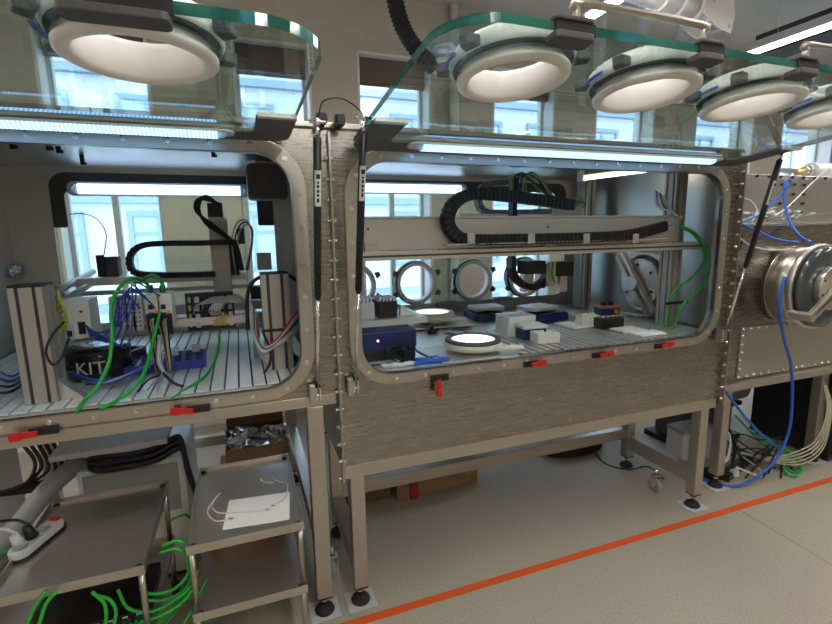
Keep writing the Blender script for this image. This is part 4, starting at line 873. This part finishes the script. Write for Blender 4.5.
# green cables arching down from the modules
cable('green_cable', 'green cable arching over the power supply and down to the sill', [at(149, 293, y=2.2), at(147, 284, y=2.15), at(138, 279, y=2.1), at(125, 282, y=2.06), at(115, 295, y=2.03), at(111, 312, y=1.99), at(112, 335, y=1.96), at(109, 362, y=1.92), at(98, 385, y=1.88), at(85, 400, y=1.845), at(76, 412, y=1.775)], .0065, 'green_cable')
cable('green_cable', 'green cable falling from the bus coupler to the sill', [at(160, 312, y=2.13), at(157, 325, y=2.10), at(152, 345, y=2.05), at(147, 365, y=1.98), at(138, 383, y=1.91), at(122, 397, y=1.86), at(107, 406, y=1.79), at(100, 409, y=1.77)], .0065, 'green_cable')
cable('green_cable', 'green cable running from the relay board across the slotted table', [at(219, 334, y=2.28), at(219, 345, y=2.24), at(216, 358, y=2.15), at(208, 373, y=2.02), at(196, 383, y=1.93), at(182, 392, y=1.86), at(170, 401, y=1.785)], .006, 'green_cable')
cable('green_cable', 'short green cable looped over the top of the bus couplers', [at(163, 293, y=2.2), at(162, 283, y=2.18), at(155, 276, y=2.2), at(148, 277, y=2.25), at(140, 281, y=2.3)], .008, 'green_cable')
for k in range(7):
    s0 = at(86+k, 325+k, y=2.08)
    cable('blue_wire', 'thin dark blue wire in the tangle at the power supply', [s0, s0+V(.02+.01*k, -.03, -.05), at(92+6*k, 332+2*k, y=2.04), at(112+4*k, 330-6*k, y=2.05), at(118+3*k, 300-3*k, y=2.07), at(130+5*k, 296+(k % 3)*6, y=2.12)], .003, 'blue_wire', 'blue wires at the power supply')
for k in range(5):
    cable('blue_wire', 'dark blue wire spread over the slotted table beside the tin', [at(70+4*k, 372+3*k, y=2.02), at(90+5*k, 379+k, y=1.98), at(112+6*k, 380-2*k, y=2.0), at(135+6*k, 370-2*k, y=2.08)], .0045, ['blue_wire', 'blue_hose', 'blue_wire', 'grey_cable', 'blue_wire'][k], 'wires on the left table')
for k in range(5):
    cable('yellow_wire', 'thin yellow wire curling beside the wide column', [at(58, 290+2*k, y=2.0), at(60+2*k, 300+5*k, y=2.02), at(55+k, 312+4*k, y=2.04), at(58+2*k, 325+k, y=2.06), at(66, 318+3*k, y=2.09)], .0035, 'yellow_cable', 'yellow wires by the column')
cable('black_cable', 'black cable loop hanging beside the wide column', [at(64, 322, y=1.92), at(52, 335, y=1.88), at(46, 352, y=1.87), at(53, 365, y=1.88), at(62, 357, y=1.89), at(69, 338, y=1.95)], .004, 'black')
for k in range(4): cable('black_cable', 'dark cable lying over the slotted table behind the wide column', [at(0, 372+7*k, z=ZP+.01), at(12, 376+5*k, z=ZP+.012), at(30, 368+4*k, z=ZP+.012), at(52, 366+2*k, z=ZP+.012)], .005, ['blue_hose', 'blue_wire', 'black', 'black'][k], 'cables behind the wide column')
for k in range(6): cable('grey_wire', 'loose grey wire curling on the slotted table in front of the blue tray', [at(157+k, 338, y=2.10), at(156+k, 362, y=2.04), at(160+2*k, 374+k, y=1.99), at(148+6*k, 380+2*k, y=1.94), at(138+9*k, 392-(k % 2)*2, y=1.88)], .0032, ['black', 'grey_cable', 'grey_cable', 'white_cable', 'grey_cable', 'grey_cable'][k], 'loose wires on the left table')
cable('black_cable', 'thick black cable sweeping over the slotted table to the tied column', [at(163, 373, y=2.0), at(176, 384, y=1.93), at(198, 389, y=1.92), at(235, 385, y=1.95), at(262, 375, y=1.98), at(271, 355, y=1.99), at(262, 330, y=1.99)], .005, 'black')
cable('black_cable', 'thick black cable arching over the tied column', [at(248, 330, y=2.1), at(247, 300, y=2.1), at(252, 283, y=2.08), at(266, 275, y=2.05), at(284, 273, y=2.04), at(296, 280, y=2.1)], .008, 'black')
for k in range(7): cable('grey_wire', 'grey wire strapped to the tied column', [at(250+k, 300+3*k, y=2.12), at(252+k, 330+2*k, y=2.05), at(262+k, 352-k, y=1.99), at(276+k, 346-2*k, y=1.985), at(292, 336-3*k, y=1.99), at(302, 325-3*k, y=2.04)], .0045, ['grey_cable', 'light_grey', 'grey_cable', 'black', 'grey_cable', 'light_grey', 'red'][k], 'wires strapped to the tied column')
# ---- gantry of the left box
lg = thing('gantry', 'beige beam gantry with upright post and motors behind the controllers', 'gantry', (-.3, 2.72, ZP))
bx(lg, 'beam', 72, 245, 275.5, 283, 2.60, .05, 'gantry'); bx(lg, 'lower_beam', 80, 250, 288, 292, 2.62, .04, 'alu_profile'); bx(lg, 'belt_cover', 165, 262, 303, 312, 2.66, .06, 'grey_plastic'); bx(lg, 'lower_beam', 170, 265, 315, 325, 2.7, .05, 'alu_profile')
bx(lg, 'motor', 100, 117, 257, 277, 2.60, .07, 'dark_plate'); bx(lg, 'motor_cap', 98, 103, 255, 277, 2.58, .02, 'black')
bx(lg, 'upright', 214, 227, 219, 292, 2.56, .045, 'alu_profile'); bx(lg, 'upright_motor', 208, 222, 203, 217, 2.54, .06, 'black'); bx(lg, 'motor_plate', 209, 225, 217, 221, 2.53, .07, 'light_grey')
bx(lg, 'tool', 231, 237, 240, 275, 2.54, .04, 'black'); bx(lg, 'tool_motor', 238, 244, 228, 244, 2.54, .04, 'black'); bx(lg, 'end_motor', 251, 265, 286, 299, 2.5, .06, 'black'); bx(lg, 'shiny_block', 258, 271, 253, 270, 2.62, .07, 'light_grey')
ra = at(62, 302, y=2.25); rb = at(105, 275, y=2.9)
part(lg, 'depth_rail', MB().tube([ra, rb], .014, 8, False).tube([ra+V(-.05, 0, .02), rb+V(-.05, 0, .02)], .014, 8, False), 'alu')
for xx in (-.80, .12): part(lg, 'support_leg', MB().box(xx-.02, xx+.02, 2.66, 2.70, ZP+.001, at(150, 283, y=2.6).z), 'alu_profile', .001)
for k in range(4): part(lg, 'wire', MB().tube([at(218+k, 204, y=2.55), at(205-k*2, 196+k, y=2.52), at(199-k, 208+k, y=2.52), at(206+k*2, 224, y=2.51), at(224+k, 236, y=2.5), at(234+k, 246, y=2.5), at(240+k, 270, y=2.52)], .007, 6), 'rubber')
for k in range(3): part(lg, 'wire', MB().tube([at(236+2*k, 275, y=2.52), at(232+3*k, 240, y=2.5), at(238+3*k, 222+2*k, y=2.5), at(248+2*k, 222+3*k, y=2.5), at(252, 240+3*k, y=2.5), at(246+k, 270, y=2.52)], .004, 6), ['grey_cable', 'black', 'grey_cable'][k])
drag_chain('cable_chain', 'black cable chain looping over the gantry of the left box', [at(228, 242, y=2.53), at(200, 243, y=2.53), at(160, 243.5, y=2.53), at(141, 246, y=2.53), at(131, 254, y=2.53), at(130, 265, y=2.53), at(136, 273, y=2.53), at(160, 275, y=2.53), at(215, 274, y=2.53)], .022, .05, .026, 'chain')
# hanging filter housing in the left box
fx0, fx1 = at(247, 180, y=2.5).x, at(287, 180, y=2.5).x
fh = thing('filter_housing', 'dark rounded filter housing hanging from the roof of the left box', 'filter', ((fx0+fx1)/2, 2.58, 1.70))
part(fh, 'housing', MB().prism(rrect(fx0, fx1, at(260, 199, y=2.5).z, at(260, 163, y=2.5).z, .025, 5), lambda u, v: V(u, 2.5, v), lambda u, v: V(u, 2.66, v)), 'dark_plate', .006)
part(fh, 'neck', MB().cyl(((fx0+fx1)/2-.01, 2.58, at(260, 163, y=2.5).z), ((fx0+fx1)/2-.01, 2.58, ZT-.0085), .045, 24), 'steel_in')
cable('thin_cable', 'thin black wire arching across the rear glass of the left box', [at(70, 214, y=2.98), at(85, 214, y=2.97), at(98, 220, y=2.9), at(106, 234, y=2.8), at(104, 255, y=2.66)], .0025, 'black')
# ================================================================== BELOW THE BOXES
def cart(label, x0, x1, y0, y1, zt, zl):
    t = thing('steel_cart', label, 'cart', ((x0+x1)/2, (y0+y1)/2, 0)); e = .014
    for nm, z in (('top_tray', zt), ('lower_tray', zl)):
        part(t, nm, MB().box(x0, x1, y0, y1, z-.006, z), 'tray_steel')
        part(t, 'tray_rim', MB().ring([(x0+.003, y0+.003), (x1-.003, y0+.003), (x1-.003, y1-.003), (x0+.003, y1-.003)], [(x0-.003, y0-.003), (x1+.003, y0-.003), (x1+.003, y1+.003), (x0-.003, y1+.003)], lambda u, v: V(u, v, z-.016), lambda u, v: V(u, v, z+.016)), 'steel_satin', .001)
        for xx in (x0+.018, x1-.018):
            for yy in (y0+.02, y1-.02): part(t, 'corner_screw', MB().lathe([(0, 0), (.011, 0), (.011, .004), (.005, .006), (0, .006)], (xx, yy, z), (0, 0, 1), 14, False), 'black')
    for xx in (x0+.012, x1-.012):
        for yy in (y0+.014, y1-.014):
            g = part(t, 'leg', MB().cyl((xx, yy, .07), (xx, yy, zl-.0165), .010, 14).cyl((xx, yy, zl+.0005), (xx, yy, zt-.0165), .010, 14), 'steel_flat')
            part(g, 'caster', MB().cyl((xx-.012, yy, .03), (xx+.012, yy, .03), .03, 20).box(xx-.016, xx+.016, yy-.006, yy+.006, .03, .07), 'rubber')
    return t
C1 = cart('stainless tray cart carrying the power strip, beside the black network switch', -.775, -.36, 1.60, 2.17, .535, .27)
C2 = cart('stainless tray cart with a white paper sheet and thin wires on top', -.232, .148, 1.60, 2.17, .565, .31)
# power strip on the first cart
ps0, ps1 = at(10, 556, z=.56), at(48, 520, z=.56); pc = at(38, 542, z=.54); 
pst = thing('power_strip', 'grey power strip with plugs and a red switch on the steel cart', 'power strip', (pc.x, pc.y, .5355)); R_ = RZ(70)
part(pst, 'body', MB().prism(rrect(-.105, .105, -.032, .032, .03, 6), lambda u, v: pc+R_ @ V(u, v, -.0045), lambda u, v: pc+R_ @ V(u, v, .03)), 'light_grey', .005)
part(pst, 'sole', MB().prism(rrect(-.111, .111, -.037, .037, .035, 6), lambda u, v: pc+R_ @ V(u, v, -.0046), lambda u, v: pc+R_ @ V(u, v, .006)), 'black')
for k in range(3):
    q = pc+R_ @ V(-.07+.05*k, 0, .0302); part(pst, 'socket', MB().lathe([(0, 0), (.018, 0), (.018, .003), (.022, .003), (.022, 0)], (q.x, q.y, q.z), (0, 0, 1), 20, False), 'grey_plastic')
    if k < 2: part(pst, 'plug', MB().cyl(q+V(0, 0, .004), q+V(-.01, -.005, .05), .02, 14, .013), 'light_grey' if k == 0 else 'black')
q = pc+R_ @ V(.085, 0, .0302); part(pst, 'switch', MB().box(q.x-.010, q.x+.010, q.y-.016, q.y+.016, q.z, q.z+.008, R_), 'red', .002, 'red switch')
for k in range(3):
    q = pc+R_ @ V(-.07+.05*(k % 2), 0, .08); cable('plug_cable', '%s cable leaving the power strip on the cart' % ('pale grey', 'black', 'thin grey')[k], [q, q+V(-.05, .0, .03), q+V(-.15, -.01, .01+.01*k), q+V(-.28, -.05, -.06)], .005, ('light_grey', 'black', 'grey_cable')[k])
# things on the second cart
solo('paper_sheet', MB().box(-.115, .115, 1.665, 1.86, .5655, .5665, RZ(-6)), 'paper', 'white sheet of paper lying on the steel cart', 'paper')
def sensor_wire(label, pts, tips):
    t = thing('sensor_lead', label, 'wire', pts[0]); part(t, 'lead', MB().tube(pts, .0022, 6), 'white_cable')
    for p, d in tips: part(t, 'tip', MB().cyl(p, p+d, .0035, 8), 'gold'); part(t, 'collar', MB().cyl(p-d*.3, p, .005, 8), 'bolt')
    return t
sensor_wire('white sensor lead curling over the paper to a small brass connector', [V(-.14, 1.93, .572), V(-.165, 1.86, .57), V(-.14, 1.79, .57), V(-.06, 1.76, .571), V(.0, 1.745, .571), V(.03, 1.74, .571)], [(V(.03, 1.74, .572), V(.012, 0, 0)), (V(-.14, 1.93, .573), V(.004, .014, .004))])
sensor_wire('white sensor lead running from the tray edge to two dark tips', [V(.05, 1.76, .571), V(.10, 1.80, .572), V(.12, 1.90, .57), V(.075, 1.96, .57), V(.07, 2.0, .571)], [(V(.07, 2.0, .572), V(-.002, .015, .004)), (V(.05, 1.76, .572), V(.013, .002, 0))])
sensor_wire('short white sensor lead looping beside the paper sheet', [V(-.15, 1.92, .571), V(-.18, 1.82, .57), V(-.15, 1.74, .57), V(-.10, 1.73, .571)], [(V(-.10, 1.73, .572), V(.013, 0, 0))])
p_ = V(.02, 1.98, .5655); sensor_wire('tiny brass probe with a short white lead near the tray back', [p_+V(0, 0, .006), p_+V(.02, -.03, .006), p_+V(.05, -.04, .006)], [(p_+V(0, 0, .007), V(-.003, .014, .004))])
# cardboard boxes behind the cart
def carton(name, label, x0, x1, y0, y1, z0, z1, mat, rot=0, open_=False):
    c = V((x0+x1)/2, (y0+y1)/2, 0); R_ = RZ(rot); t = thing(name, label, 'box', (c.x, c.y, z0)); e = .006
    if not open_: part(t, 'box_body', MB().box(x0, x1, y0, y1, z0, z1, R_), mat, .003); part(t, 'tape', MB().box(x0+.001, x1-.001, c.y-.025, c.y+.025, z1, z1+.0008, R_, (c.x, c.y, z1)), 'tan_cable')
    else:
        part(t, 'box_floor', MB().box(x0, x1, y0, y1, z0, z0+e, R_, (c.x, c.y, z0)), mat)
        for (a0, a1, b0, b1) in ((x0, x1, y0, y0+e), (x0, x1, y1-e, y1), (x0, x0+e, y0+e, y1-e), (x1-e, x1, y0+e, y1-e)): part(t, 'box_side', MB().box(a0, a1, b0, b1, z0+e, z1, R_, (c.x, c.y, z0)), mat)
        part(t, 'flap', MB().box(x0, x1, y1-.002, y1+.004, z1, z1+.09, RX(-12), (c.x, y1, z1)), mat)
    return t
carton('cardboard_box', 'brown cardboard box on the floor behind the paper cart', -.17, .17, 2.24, 2.62, 0.0, .42, 'cardboard')
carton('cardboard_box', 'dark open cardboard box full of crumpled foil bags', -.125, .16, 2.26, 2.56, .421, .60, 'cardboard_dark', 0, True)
random.seed(3)
for k in range(26):
    c = V(-.09+.22*(k % 6)/5, 2.30+.21*(k//6)/4, .572+.035*random.random()); fm_ = MB()
    for j in range(5):
        u = [V(random.uniform(-.05, .05), random.uniform(-.04, .04), random.uniform(-.02, .03)) for _ in range(4)]; fm_.add([c+q for q in u], [(0, 1, 2), (0, 2, 3), (0, 1, 3), (1, 2, 3)])
    solo('foil_bag', fm_, 'foil', 'crumpled silver foil bag in the open dark cardboard box', 'foil bag', 'foil bags in the open box')
# white cabinet with slab and black cable coil
cabn = thing('white_cabinet', 'white cabinet with a grey slab top behind the power strip cart', 'cabinet', (-.52, 2.5, 0))
part(cabn, 'body', MB().box(-.72, -.30, 2.28, 2.75, .03, .60), 'white_plastic', .004); part(cabn, 'front_panel', MB().box(-.70, -.33, 2.272, 2.2798, .35, .58), 'grey_plastic', .003); part(cabn, 'plinth', MB().box(-.71, -.31, 2.30, 2.74, 0, .0295), 'black')
solo('grey_slab', MB().box(-.78, -.35, 2.20, 2.70, .70, .725, RY(-1)), 'light_grey', 'light grey slab lying on black cables on the white cabinet', 'board', bev=.003)
for k in range(9):
    z = .615+.009*k; y = 2.235-.012*(k % 3)
    cable('black_cable', 'black cable in the coil draped under the grey slab', [V(-.66, y+.10, .625+.006*(k % 4)), V(-.64, y, z), V(-.50, y-.005, z-.004), V(-.40, y, z+.004), V(-.33, y+.02, z+.03), V(-.30, y+.02, z+.02), V(-.285, y+.0, z-.08), V(-.275+.004*k, y, .50-.02*k)], .0085, 'black', 'black cable coil on the white cabinet')
# network switch and green patch cables
ns = thing('network_switch', 'black network switch on the lower tray, plugged with green cables', 'network switch', (-.55, 1.95, .27))
part(ns, 'case', MB().box(-.74, -.38, 1.70, 1.95, .2705, .315), 'black', .003); part(ns, 'top_cover', MB().box(-.742, -.378, 1.698, 1.952, .3152, .318), 'black_gloss', .001)
for k in range(8): part(ns, 'port', MB().box(-.72+.042*k, -.692+.042*k, 1.697, 1.6999, .282, .30), 'slot_dark'); part(ns, 'port_label', MB().box(-.716+.042*k, -.70+.042*k, 1.6975, 1.6999, .303, .307), 'paper')
gr = [((-.50, 1.69, .29), (-.48, 1.62, .26), (-.36, 1.60, .22), (-.27, 1.64, .27), (-.20, 1.75, .34)), ((-.54, 1.69, .29), (-.52, 1.60, .22), (-.40, 1.56, .20), (-.28, 1.58, .22), (-.18, 1.66, .27)), ((-.58, 1.69, .29), (-.60, 1.60, .24), (-.62, 1.52, .12), (-.55, 1.48, .02)), ((-.62, 1.69, .29), (-.64, 1.60, .26), (-.70, 1.53, .14), (-.74, 1.5, .02)), ((-.66, 1.69, .29), (-.66, 1.60, .27), (-.73, 1.54, .16), (-.80, 1.52, .02)), ((-.46, 1.69, .29), (-.47, 1.63, .22), (-.49, 1.60, .10), (-.46, 1.58, .02)), ((-.42, 1.69, .29), (-.46, 1.62, .22), (-.50, 1.60, .12), (-.58, 1.62, .02)), ((-.36, 2.0, .36), (-.30, 1.98, .37), (-.26, 1.92, .33), (-.28, 1.80, .26), (-.36, 1.70, .23), (-.46, 1.68, .285)), ((-.36, 2.1, .40), (-.29, 2.1, .41), (-.25, 2.0, .38), (-.26, 1.86, .30), (-.34, 1.72, .25), (-.44, 1.68, .285)), ((-.44, 1.68, .29), (-.40, 1.6, .25), (-.33, 1.58, .15), (-.28, 1.62, .05), (-.3, 1.7, .01)), ((-.80, 1.98, .44), (-.86, 1.9, .40), (-.95, 1.86, .40), (-1.1, 1.9, .42)), ((-.79, 2.05, .50), (-.86, 2.0, .47), (-.97, 1.98, .46), (-1.1, 2.02, .5))]
for g_ in gr: cable('green_patch_cable', 'green patch cable in the tangle below the power strip cart', [V(*p) for p in g_], .0055, 'green_cable', 'green patch cables below the cart')
carton('cardboard_box', 'flat brown cardboard box on the lower tray of the paper cart', -.20, .06, 1.98, 2.14, .3105, .42, 'cardboard')
for k, pp in enumerate((((162, 546), (178, 541), (190, 548), (194, 565), (186, 588), (165, 600), (146, 600)), ((160, 553), (176, 549), (186, 556), (188, 574), (172, 590), (150, 594), (140, 588)), ((198, 570), (190, 588), (172, 602), (150, 612), (128, 608), (118, 590)), ((196, 585), (182, 603), (160, 616), (140, 622)), ((98, 596), (110, 600), (116, 612), (112, 632)), ((92, 592), (104, 603), (106, 620), (100, 634)), ((46, 592), (38, 602), (30, 618), (24, 634)), ((56, 592), (46, 604), (40, 622), (36, 634)))):
    cable('green_patch_cable', 'green patch cable looping out beside the black network switch', [at(px, py, y=1.66-.012*k) for px, py in pp], .0055, 'green_cable', 'green loops at the network switch')
# grey trunk, black leads and steel cabinet at the far left
solo('flexible_hose', MB().tube([V(-1.30, 1.75, .10), V(-1.08, 1.95, .30), V(-.90, 2.12, .47), V(-.80, 2.22, .58), V(-.72, 2.35, .62)], .038, 16), 'grey_plastic', 'thick grey flexible trunk slanting behind the power strip cart', 'hose')
for k in range(6): cable('black_lead', 'black lead hanging under the left box behind the grey trunk', [V(-1.0+.035*k, 2.5, .93), V(-.97+.03*k, 2.45, .75), V(-.90+.02*k, 2.40, .62-.02*k), V(-.95-.03*k, 2.30, .56), V(-1.2, 2.25-.03*k, .60+.02*k)], .008, 'black', 'black leads under the left box')
sc_ = thing('steel_cabinet', 'grey steel cabinet side standing beyond the grey trunk', 'cabinet', (-1.35, 2.5, 0)); part(sc_, 'body', MB().box(-1.7, -1.13, 2.15, 2.85, 0.03, .86), 'steel_in', .006); part(sc_, 'plinth', MB().box(-1.68, -1.15, 2.17, 2.83, 0, .0295), 'black')
# boxes on the floor under the middle box
bl = carton('cardboard_box', 'long flat brown parcel with red tape and orange sticker', .78, 1.34, 2.52, 2.68, 0, .11, 'cardboard', 4)
part(bl, 'red_tape', MB().box(.86, .91, 2.502, 2.70, -.0, .1112, RZ(4), (1.06, 2.6, 0)), 'card_red'); part(bl, 'orange_sticker', MB().box(1.25, 1.32, 2.5195, 2.56, .07, .1112, RZ(4), (1.06, 2.6, 0)), 'orange_sticker')
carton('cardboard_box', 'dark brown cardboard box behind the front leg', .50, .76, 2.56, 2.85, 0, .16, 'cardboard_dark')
# casters and trolley under
for (x, y, lb) in ((2.29, 2.02, 'grey caster wheel behind the outer front leg of the middle box'), (.31, 2.02, 'dark caster wheel behind the legs at the bolted seam')):
    t = thing('caster', lb, 'caster', (x, y, 0)); part(t, 'wheel', MB().lathe([(.012, -.014), (.04, -.014), (.044, -.008), (.044, .008), (.04, .014), (.012, .014)], (x, y, .044), (1, 0, 0), 28), 'grey_plastic'); part(t, 'fork', MB().box(x-.022, x-.016, y-.02, y+.02, .044, .11).box(x+.016, x+.022, y-.02, y+.02, .044, .11).box(x-.022, x+.022, y-.02, y+.02, .105, .112), 'bolt'); part(t, 'axle', MB().cyl((x-.026, y, .044), (x+.026, y, .044), .008, 10), 'bolt'); part(t, 'stem', MB().cyl((x, y, .112), (x, y, .15), .01, 10), 'bolt')
cl = thing('cable_coil', 'black hose coil lying on the floor under the middle glovebox', 'hose coil', (2.25, 2.75, 0))
for k in range(4): part(cl, 'turn', MB().tube([V(2.2+.26*math.cos(a*.524), 2.72+.16*math.sin(a*.524), .014+.02*k) for a in range(13)], .012, 8, k=3), 'black')
cable('black_cable', 'thin black cable snaking on the floor under the outer rail', [V(2.32, 2.6, .01), V(2.25, 2.4, .012), V(2.30, 2.25, .03), V(2.42, 2.2, .05), V(2.45, 2.1, .01)], .005, 'black')
# ---- under the transfer box
bc = thing('tower_case', 'black tower case standing at the end of the transfer box', 'computer case', (3.8, 2.0, 0)); part(bc, 'body', MB().box(3.66, 3.95, 1.86, 2.4, .03, .64), 'black', .006); part(bc, 'front_bezel', MB().box(3.67, 3.94, 1.848, 1.8598, .06, .62), 'rubber', .004); part(bc, 'foot', MB().cyl((3.70, 1.90, 0), (3.70, 1.90, .03), .02, 12).cyl((3.9, 1.9, 0), (3.9, 1.9, .03), .02, 12).cyl((3.7, 2.35, 0), (3.7, 2.35, .03), .02, 12).cyl((3.9, 2.35, 0), (3.9, 2.35, .03), .02, 12), 'rubber')
pb = thing('pump', 'dark grey pump under the transfer box among cables', 'pump', (3.2, 2.5, 0)); part(pb, 'body', MB().box(2.95, 3.45, 2.4, 2.65, .04, .30), 'dark_plate', .01); part(pb, 'motor', MB().cyl((3.0, 2.38, .42), (3.45, 2.38, .42), .10, 28), 'grey_plastic'); part(pb, 'fin', MB().box(3.05, 3.4, 2.3, 2.46, .301, .33), 'black'); part(pb, 'base', MB().box(2.9, 3.5, 2.36, 2.7, 0, .0395), 'black')
gb = thing('grey_case', 'flat grey case tilted under the transfer box', 'case', (2.85, 2.45, 0)); part(gb, 'shell', MB().box(2.72, 3.0, 2.2, 2.34, .0, .22, RY(0)), 'light_grey', .01); part(gb, 'lid', MB().box(2.715, 3.005, 2.195, 2.345, .2205, .245), 'grey_plastic', .006)
ps = thing('power_strip', 'black power strip with a white plug on the floor by the tape', 'power strip', (2.95, 2.0, 0)); R_ = RZ(18); c = V(3.0, 2.02, 0)
part(ps, 'body', MB().box(c.x-.22, c.x+.22, c.y-.03, c.y+.03, .0, .045, R_), 'black', .006); part(ps, 'plug', MB().box(2.86, 2.90, 1.93, 1.97, .02, .06).cyl((2.88, 1.95, .06), (2.88, 1.93, .085), .012, 10), 'white_plastic', .004); part(ps, 'adapter', MB().box(2.72, 2.80, 1.97, 2.05, .0, .06), 'black', .005)
cable('blue_hose', 'long blue hose hanging from the antechamber and sweeping over the floor', [at(785, 277, y=1.73), at(779, 300, y=1.72), at(783, 335, y=1.74), at(791, 365, y=1.78), at(792, 400, y=1.80), at(789, 430, y=1.82), at(777, 458, y=1.82), at(757, 477, y=1.84), at(735, 486, z=.014), at(716, 483, z=.012), at(702, 479, z=.012)], .0085, 'blue_hose', cat='hose')
cable('blue_hose', 'blue hose slanting from the corner post down to the floor hose', [at(722, 386, y=1.82), at(735, 404, y=1.82), at(752, 425, y=1.83), at(768, 440, y=1.84), at(781, 448, y=1.84), at(785, 441, y=1.83)], .0085, 'blue_hose', cat='hose')
cable('blue_hose', 'blue hose twisted into a loop above the transfer box ledge', [at(738, 223, y=1.90), at(760, 214, y=1.92), at(775, 200, y=1.93), at(788, 187, y=1.93), at(790, 181, y=1.93), at(785, 182, y=1.93), at(784, 198, y=1.92), at(790, 222, y=1.86), at(800, 236, y=1.80), at(812, 243, y=1.74)], .007, 'blue_hose', cat='hose')
cable('blue_hose', 'blue hose running from the seam to the antechamber flange', [at(736, 222, y=1.82), at(755, 230, y=1.80), at(775, 239, y=1.77), at(800, 243, y=1.74)], .007, 'blue_hose', cat='hose')
cable('white_cable', 'thin white cable slanting down across the bolted panel', [at(832, 165, y=2.05), at(812, 183, y=2.05), at(790, 205, y=1.98), at(775, 216, y=1.9)], .004, 'white_cable')
cable('white_cable', 'thin white cable arcing beside the outer seam', [at(738, 198, y=1.95), at(750, 200, y=1.93), at(757, 210, y=1.93), at(752, 222, y=1.9)], .004, 'white_cable')
cable('white_cable', 'white cable curving under the ledge over the drum', [at(735, 234, y=1.80), at(750, 245, y=1.76), at(770, 250, y=1.74), at(795, 249, y=1.73)], .004, 'white_cable')
cable('thin_cable', 'thin dark wires hanging beside the outer seam', [at(742, 232, y=1.82), at(741, 245, y=1.82), at(736, 260, y=1.82), at(734, 272, y=1.82)], .003, 'black')
for k in range(3): cable('green_cable', 'green cable looping on the floor under the transfer box', [at(735+6*k, 415+6*k, y=2.15), at(752+3*k, 432+4*k, y=2.08), at(772, 440+5*k, y=1.98), at(790+2*k, 452+3*k, y=1.90), at(800+k, 462+4*k, z=.03), at(797-k, 476-3*k, z=.012), at(787+2*k, 474-4*k, z=.012), at(783+3*k, 463, z=.05), at(788+4*k, 452, z=.10)], .0055, 'green_cable', 'green floor cables')
for k in range(5): cable('tan_cable', 'pale tan cable hanging in the bundle by the end leg', [V(3.55+.006*k, 1.885, .56), V(3.57+.006*k, 1.86-.003*k, .40), V(3.50+.012*k, 1.85-.003*k, .22-.02*k), V(3.36, 1.87-.004*k, .14-.022*k), V(3.18, 1.95, .09-.006*k), V(3.0, 2.08+.01*k, .12)], .0045, 'tan_cable', 'tan cables by the end leg')
for k in range(9):
    pts = [at(724+2*k, 418+4*k, y=2.05-.02*k)]
    for j in range(4): pts.append(at(730+14*j+random.uniform(-6, 10), 440+6*k*.5+random.uniform(-10, 16), y=2.0+random.uniform(-.07, .1)))
    pts.append(at(745+6*k, 478-(k % 3)*5, z=.015)); cable('black_cable', 'black cable in the heap under the transfer box', pts, .005, 'black', 'black cables in the heap')
for k in range(3): cable('white_cable', 'white cable draped over the black cable heap', [at(722, 428+4*k, y=2.0), at(730, 436+3*k, y=1.96), at(728, 455+2*k, y=1.95), at(720, 462+k, y=1.96)], .0055, 'white_cable', 'white cables on the heap')
cable('white_cable', 'white cable from the white plug arcing on the floor', [V(2.88, 1.93, .085), V(2.93, 1.90, .06), V(3.05, 1.88, .012), V(3.12, 1.94, .012), V(3.1, 2.05, .06)], .005, 'white_cable')
